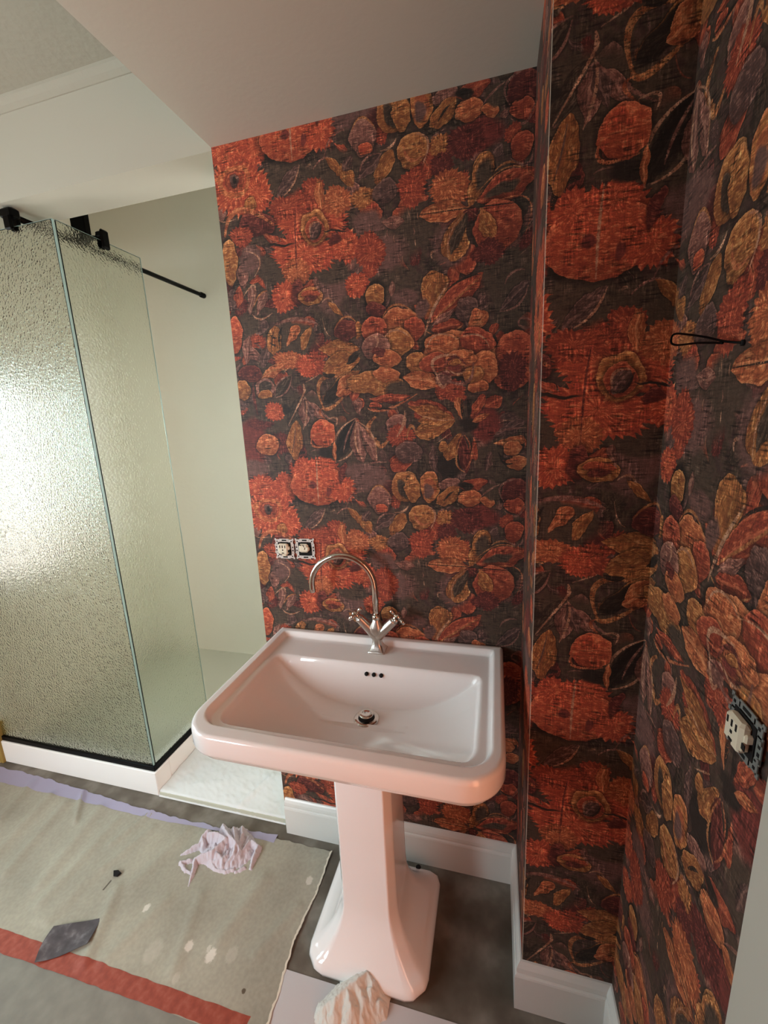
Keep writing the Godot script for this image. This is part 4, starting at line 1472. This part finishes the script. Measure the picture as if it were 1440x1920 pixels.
func _rag(called: String, label: String, area: Rect2, lie: float, m: Material, mid: Vector2, half: Vector2, high: float, folds: Array, width: float, cell: float, steep: float, rough := 1.0) -> void:
	var n := noise(26.0, FastNoiseLite.TYPE_SIMPLEX_SMOOTH, 3, 77)
	var n2 := noise(70.0, FastNoiseLite.TYPE_SIMPLEX_SMOOTH, 2, 78)
	var nx := int(area.size.x / cell)
	var nz := int(area.size.y / cell)
	var h := PackedFloat32Array()
	h.resize((nx + 1) * (nz + 1))
	for j in nz + 1:
		for i in nx + 1:
			var p := area.position + Vector2(i, j) * cell
			p += Vector2(n2.get_noise_2d(p.x, p.y), n2.get_noise_2d(p.y, p.x)) * 0.003
			var e := ((p - mid) / half).length()
			var y := -0.01
			if e < 1.1:
				y = high * (1.0 - pow(e, 3.0)) + (absf(n.get_noise_2d(p.x * 1.0, p.y * 0.6)) - 0.2) * 0.045 * rough * (1.1 - e)
			for f in folds:
				for s in f.size() - 1:
					var a := Vector2(f[s].x, f[s].z)
					var b := Vector2(f[s + 1].x, f[s + 1].z)
					var t := clampf((p - a).dot(b - a) / maxf((b - a).length_squared(), 1e-6), 0, 1)
					var d := p.distance_to(a.lerp(b, t))
					var top := lerpf(f[s].y, f[s + 1].y, t)
					var v := top - steep * pow(d / width, 1.25)
					if v > y - 0.004:
						var q := clampf(0.5 + 0.5 * (v - y) / 0.003, 0, 1)
						y = lerpf(y, v, q) + 0.003 * q * (1 - q)
			h[j * (nx + 1) + i] = y
	var st := begin()
	var o := Vector3(mid.x, lie, mid.y)
	for j in nz:
		for i in nx:
			var k := [j * (nx + 1) + i, j * (nx + 1) + i + 1, (j + 1) * (nx + 1) + i + 1, (j + 1) * (nx + 1) + i]
			if maxf(maxf(h[k[0]], h[k[1]]), maxf(h[k[2]], h[k[3]])) <= 0.0005:
				continue
			var v: Array = []
			for c in 4:
				var ii: int = i + (1 if c == 1 or c == 2 else 0)
				var jj: int = j + (1 if c > 1 else 0)
				var p := area.position + Vector2(ii, jj) * cell
				v.append(Vector3(p.x, maxf(h[k[c]], 0.0) + lie, p.y) - o)
			quad(st, v[0], v[1], v[2], v[3])
	var r := put(called, done(st), m)
	r.position = o
	tag(r, label, "cloth")


# ---------------------------------------------------------------- sockets and wire
func _socket(label: String, at: Vector3, turn: float, kind: int, tilt := 0.0) -> void:
	# an electrical insert without its cover; built facing +z
	var o := thing("wall_socket", label, "socket", at)
	o.rotation = Vector3(0, turn, tilt)
	var w := 0.0355
	var st := begin(false)
	# punched steel frame: bars with tabs at the corners
	for s in [-1, 1]:
		box(st, Vector3(0, s * 0.0295, 0.003), Vector3(0.036, 0.011, 0.002), 0.0004)
		box(st, Vector3(s * 0.0295, 0, 0.003), Vector3(0.011, 0.036, 0.002), 0.0004)
		for u in [-1, 1]:
			box(st, Vector3(s * 0.0235, u * 0.0235, 0.003), Vector3(0.018, 0.018, 0.002), 0.0004)
			box(st, Vector3(s * 0.0325, u * 0.0325, 0.003), Vector3(0.006, 0.007, 0.002), 0.0004)
			box(st, Vector3(s * 0.0335, u * 0.012, 0.0045), Vector3(0.004, 0.006, 0.003), 0.0004)
	put("mounting_frame", done(st), M.dark_steel if turn < -1.0 else M.steel, o)
	st = begin(false)
	for s in [-1, 1]:
		box(st, Vector3(0, s * 0.0295, 0.0041), Vector3(0.017, 0.0045, 0.001))
		for u in [-1, 1]:
			box(st, Vector3(s * 0.0305, u * 0.0055, 0.0041), Vector3(0.004, 0.005, 0.001))
			box(st, Vector3(s * 0.0265, u * 0.026, 0.0041), Vector3(0.004, 0.004, 0.001))
	put("slot", done(st), M.void, o)
	put("back_box", boxmesh(Vector3(0, 0, 0.0042), Vector3(0.047, 0.046, 0.0018)), M.void, o)
	st = begin(false)
	if kind == 0:
		box(st, Vector3(-0.001, 0.001, 0.010), Vector3(0.036, 0.038, 0.014), 0.004)
		box(st, Vector3(-0.019, -0.002, 0.008), Vector3(0.006, 0.016, 0.010), 0.002)
		box(st, Vector3(0.018, 0.004, 0.008), Vector3(0.006, 0.012, 0.010), 0.002)
		box(st, Vector3(0.0, -0.021, 0.008), Vector3(0.016, 0.008, 0.010), 0.002)
	else:
		box(st, Vector3(-0.002, 0.004, 0.009), Vector3(0.034, 0.030, 0.012), 0.006)
		box(st, Vector3(0.014, 0.002, 0.012), Vector3(0.010, 0.014, 0.014), 0.003)
		box(st, Vector3(-0.016, 0.002, 0.008), Vector3(0.006, 0.022, 0.010), 0.002)
	put("insert", done(st), M.plastic, o)
	st = begin(false)
	if kind == 0:
		for i in 3:
			box(st, Vector3(-0.011 + 0.0095 * i, 0.0105, 0.0172), Vector3(0.003, 0.009, 0.001))
		box(st, Vector3(-0.001, -0.001, 0.0172), Vector3(0.004, 0.004, 0.001))
		box(st, Vector3(-0.001, -0.0115, 0.0172), Vector3(0.008, 0.003, 0.001))
		box(st, Vector3(0.019, -0.006, 0.0135), Vector3(0.007, 0.008, 0.001))
	else:
		box(st, Vector3(0.0, 0.013, 0.0152), Vector3(0.002, 0.010, 0.001), 0.0, Basis(Vector3(0, 0, 1), 0.5))
		box(st, Vector3(0.004, 0.004, 0.0152), Vector3(0.002, 0.008, 0.001), 0.0, Basis(Vector3(0, 0, 1), -0.3))
		box(st, Vector3(-0.012, 0.016, 0.0152), Vector3(0.008, 0.003, 0.001))
	put("contact_slot", done(st), M.void, o)


func _sockets() -> void:
	_socket("left of two uncovered white sockets on the floral wall above the basin", Vector3(-0.693, 1.198, 0.001), 0.0, 0)
	_socket("right of two uncovered sockets above the basin, with an opened insert", Vector3(-0.617, 1.2, 0.001), 0.0, 1, 0.02)
	_socket("uncovered socket with grey frame low on the right hand floral wall", Vector3(0.304, 1.207, 0.694), -PI / 2, 0)
	# wire loop on the right wall
	var o := thing("wire_loop", "thin black wire loop sticking out of the right hand floral wall", "wire", Vector3(0.304, 1.681, 0.57))
	var st := begin()
	var pts: Array = curve([Vector3(0.0, 0, 0), Vector3(-0.012, 0.006, -0.02), Vector3(-0.02, 0.018, -0.055), Vector3(-0.026, 0.03, -0.1), Vector3(-0.03, 0.038, -0.135), Vector3(-0.032, 0.036, -0.146), Vector3(-0.032, 0.026, -0.146), Vector3(-0.028, 0.02, -0.13), Vector3(-0.022, 0.013, -0.07), Vector3(-0.014, 0.004, -0.02)], 60)
	tube(st, pts, [0.0016], 8)
	put("wire", done(st), M.black, o)
	st = begin()
	tube(st, [Vector3(-0.002, 0, 0), Vector3(0.0008, 0, 0)], [0.004], 12)
	put("hole", done(st), M.void, o)
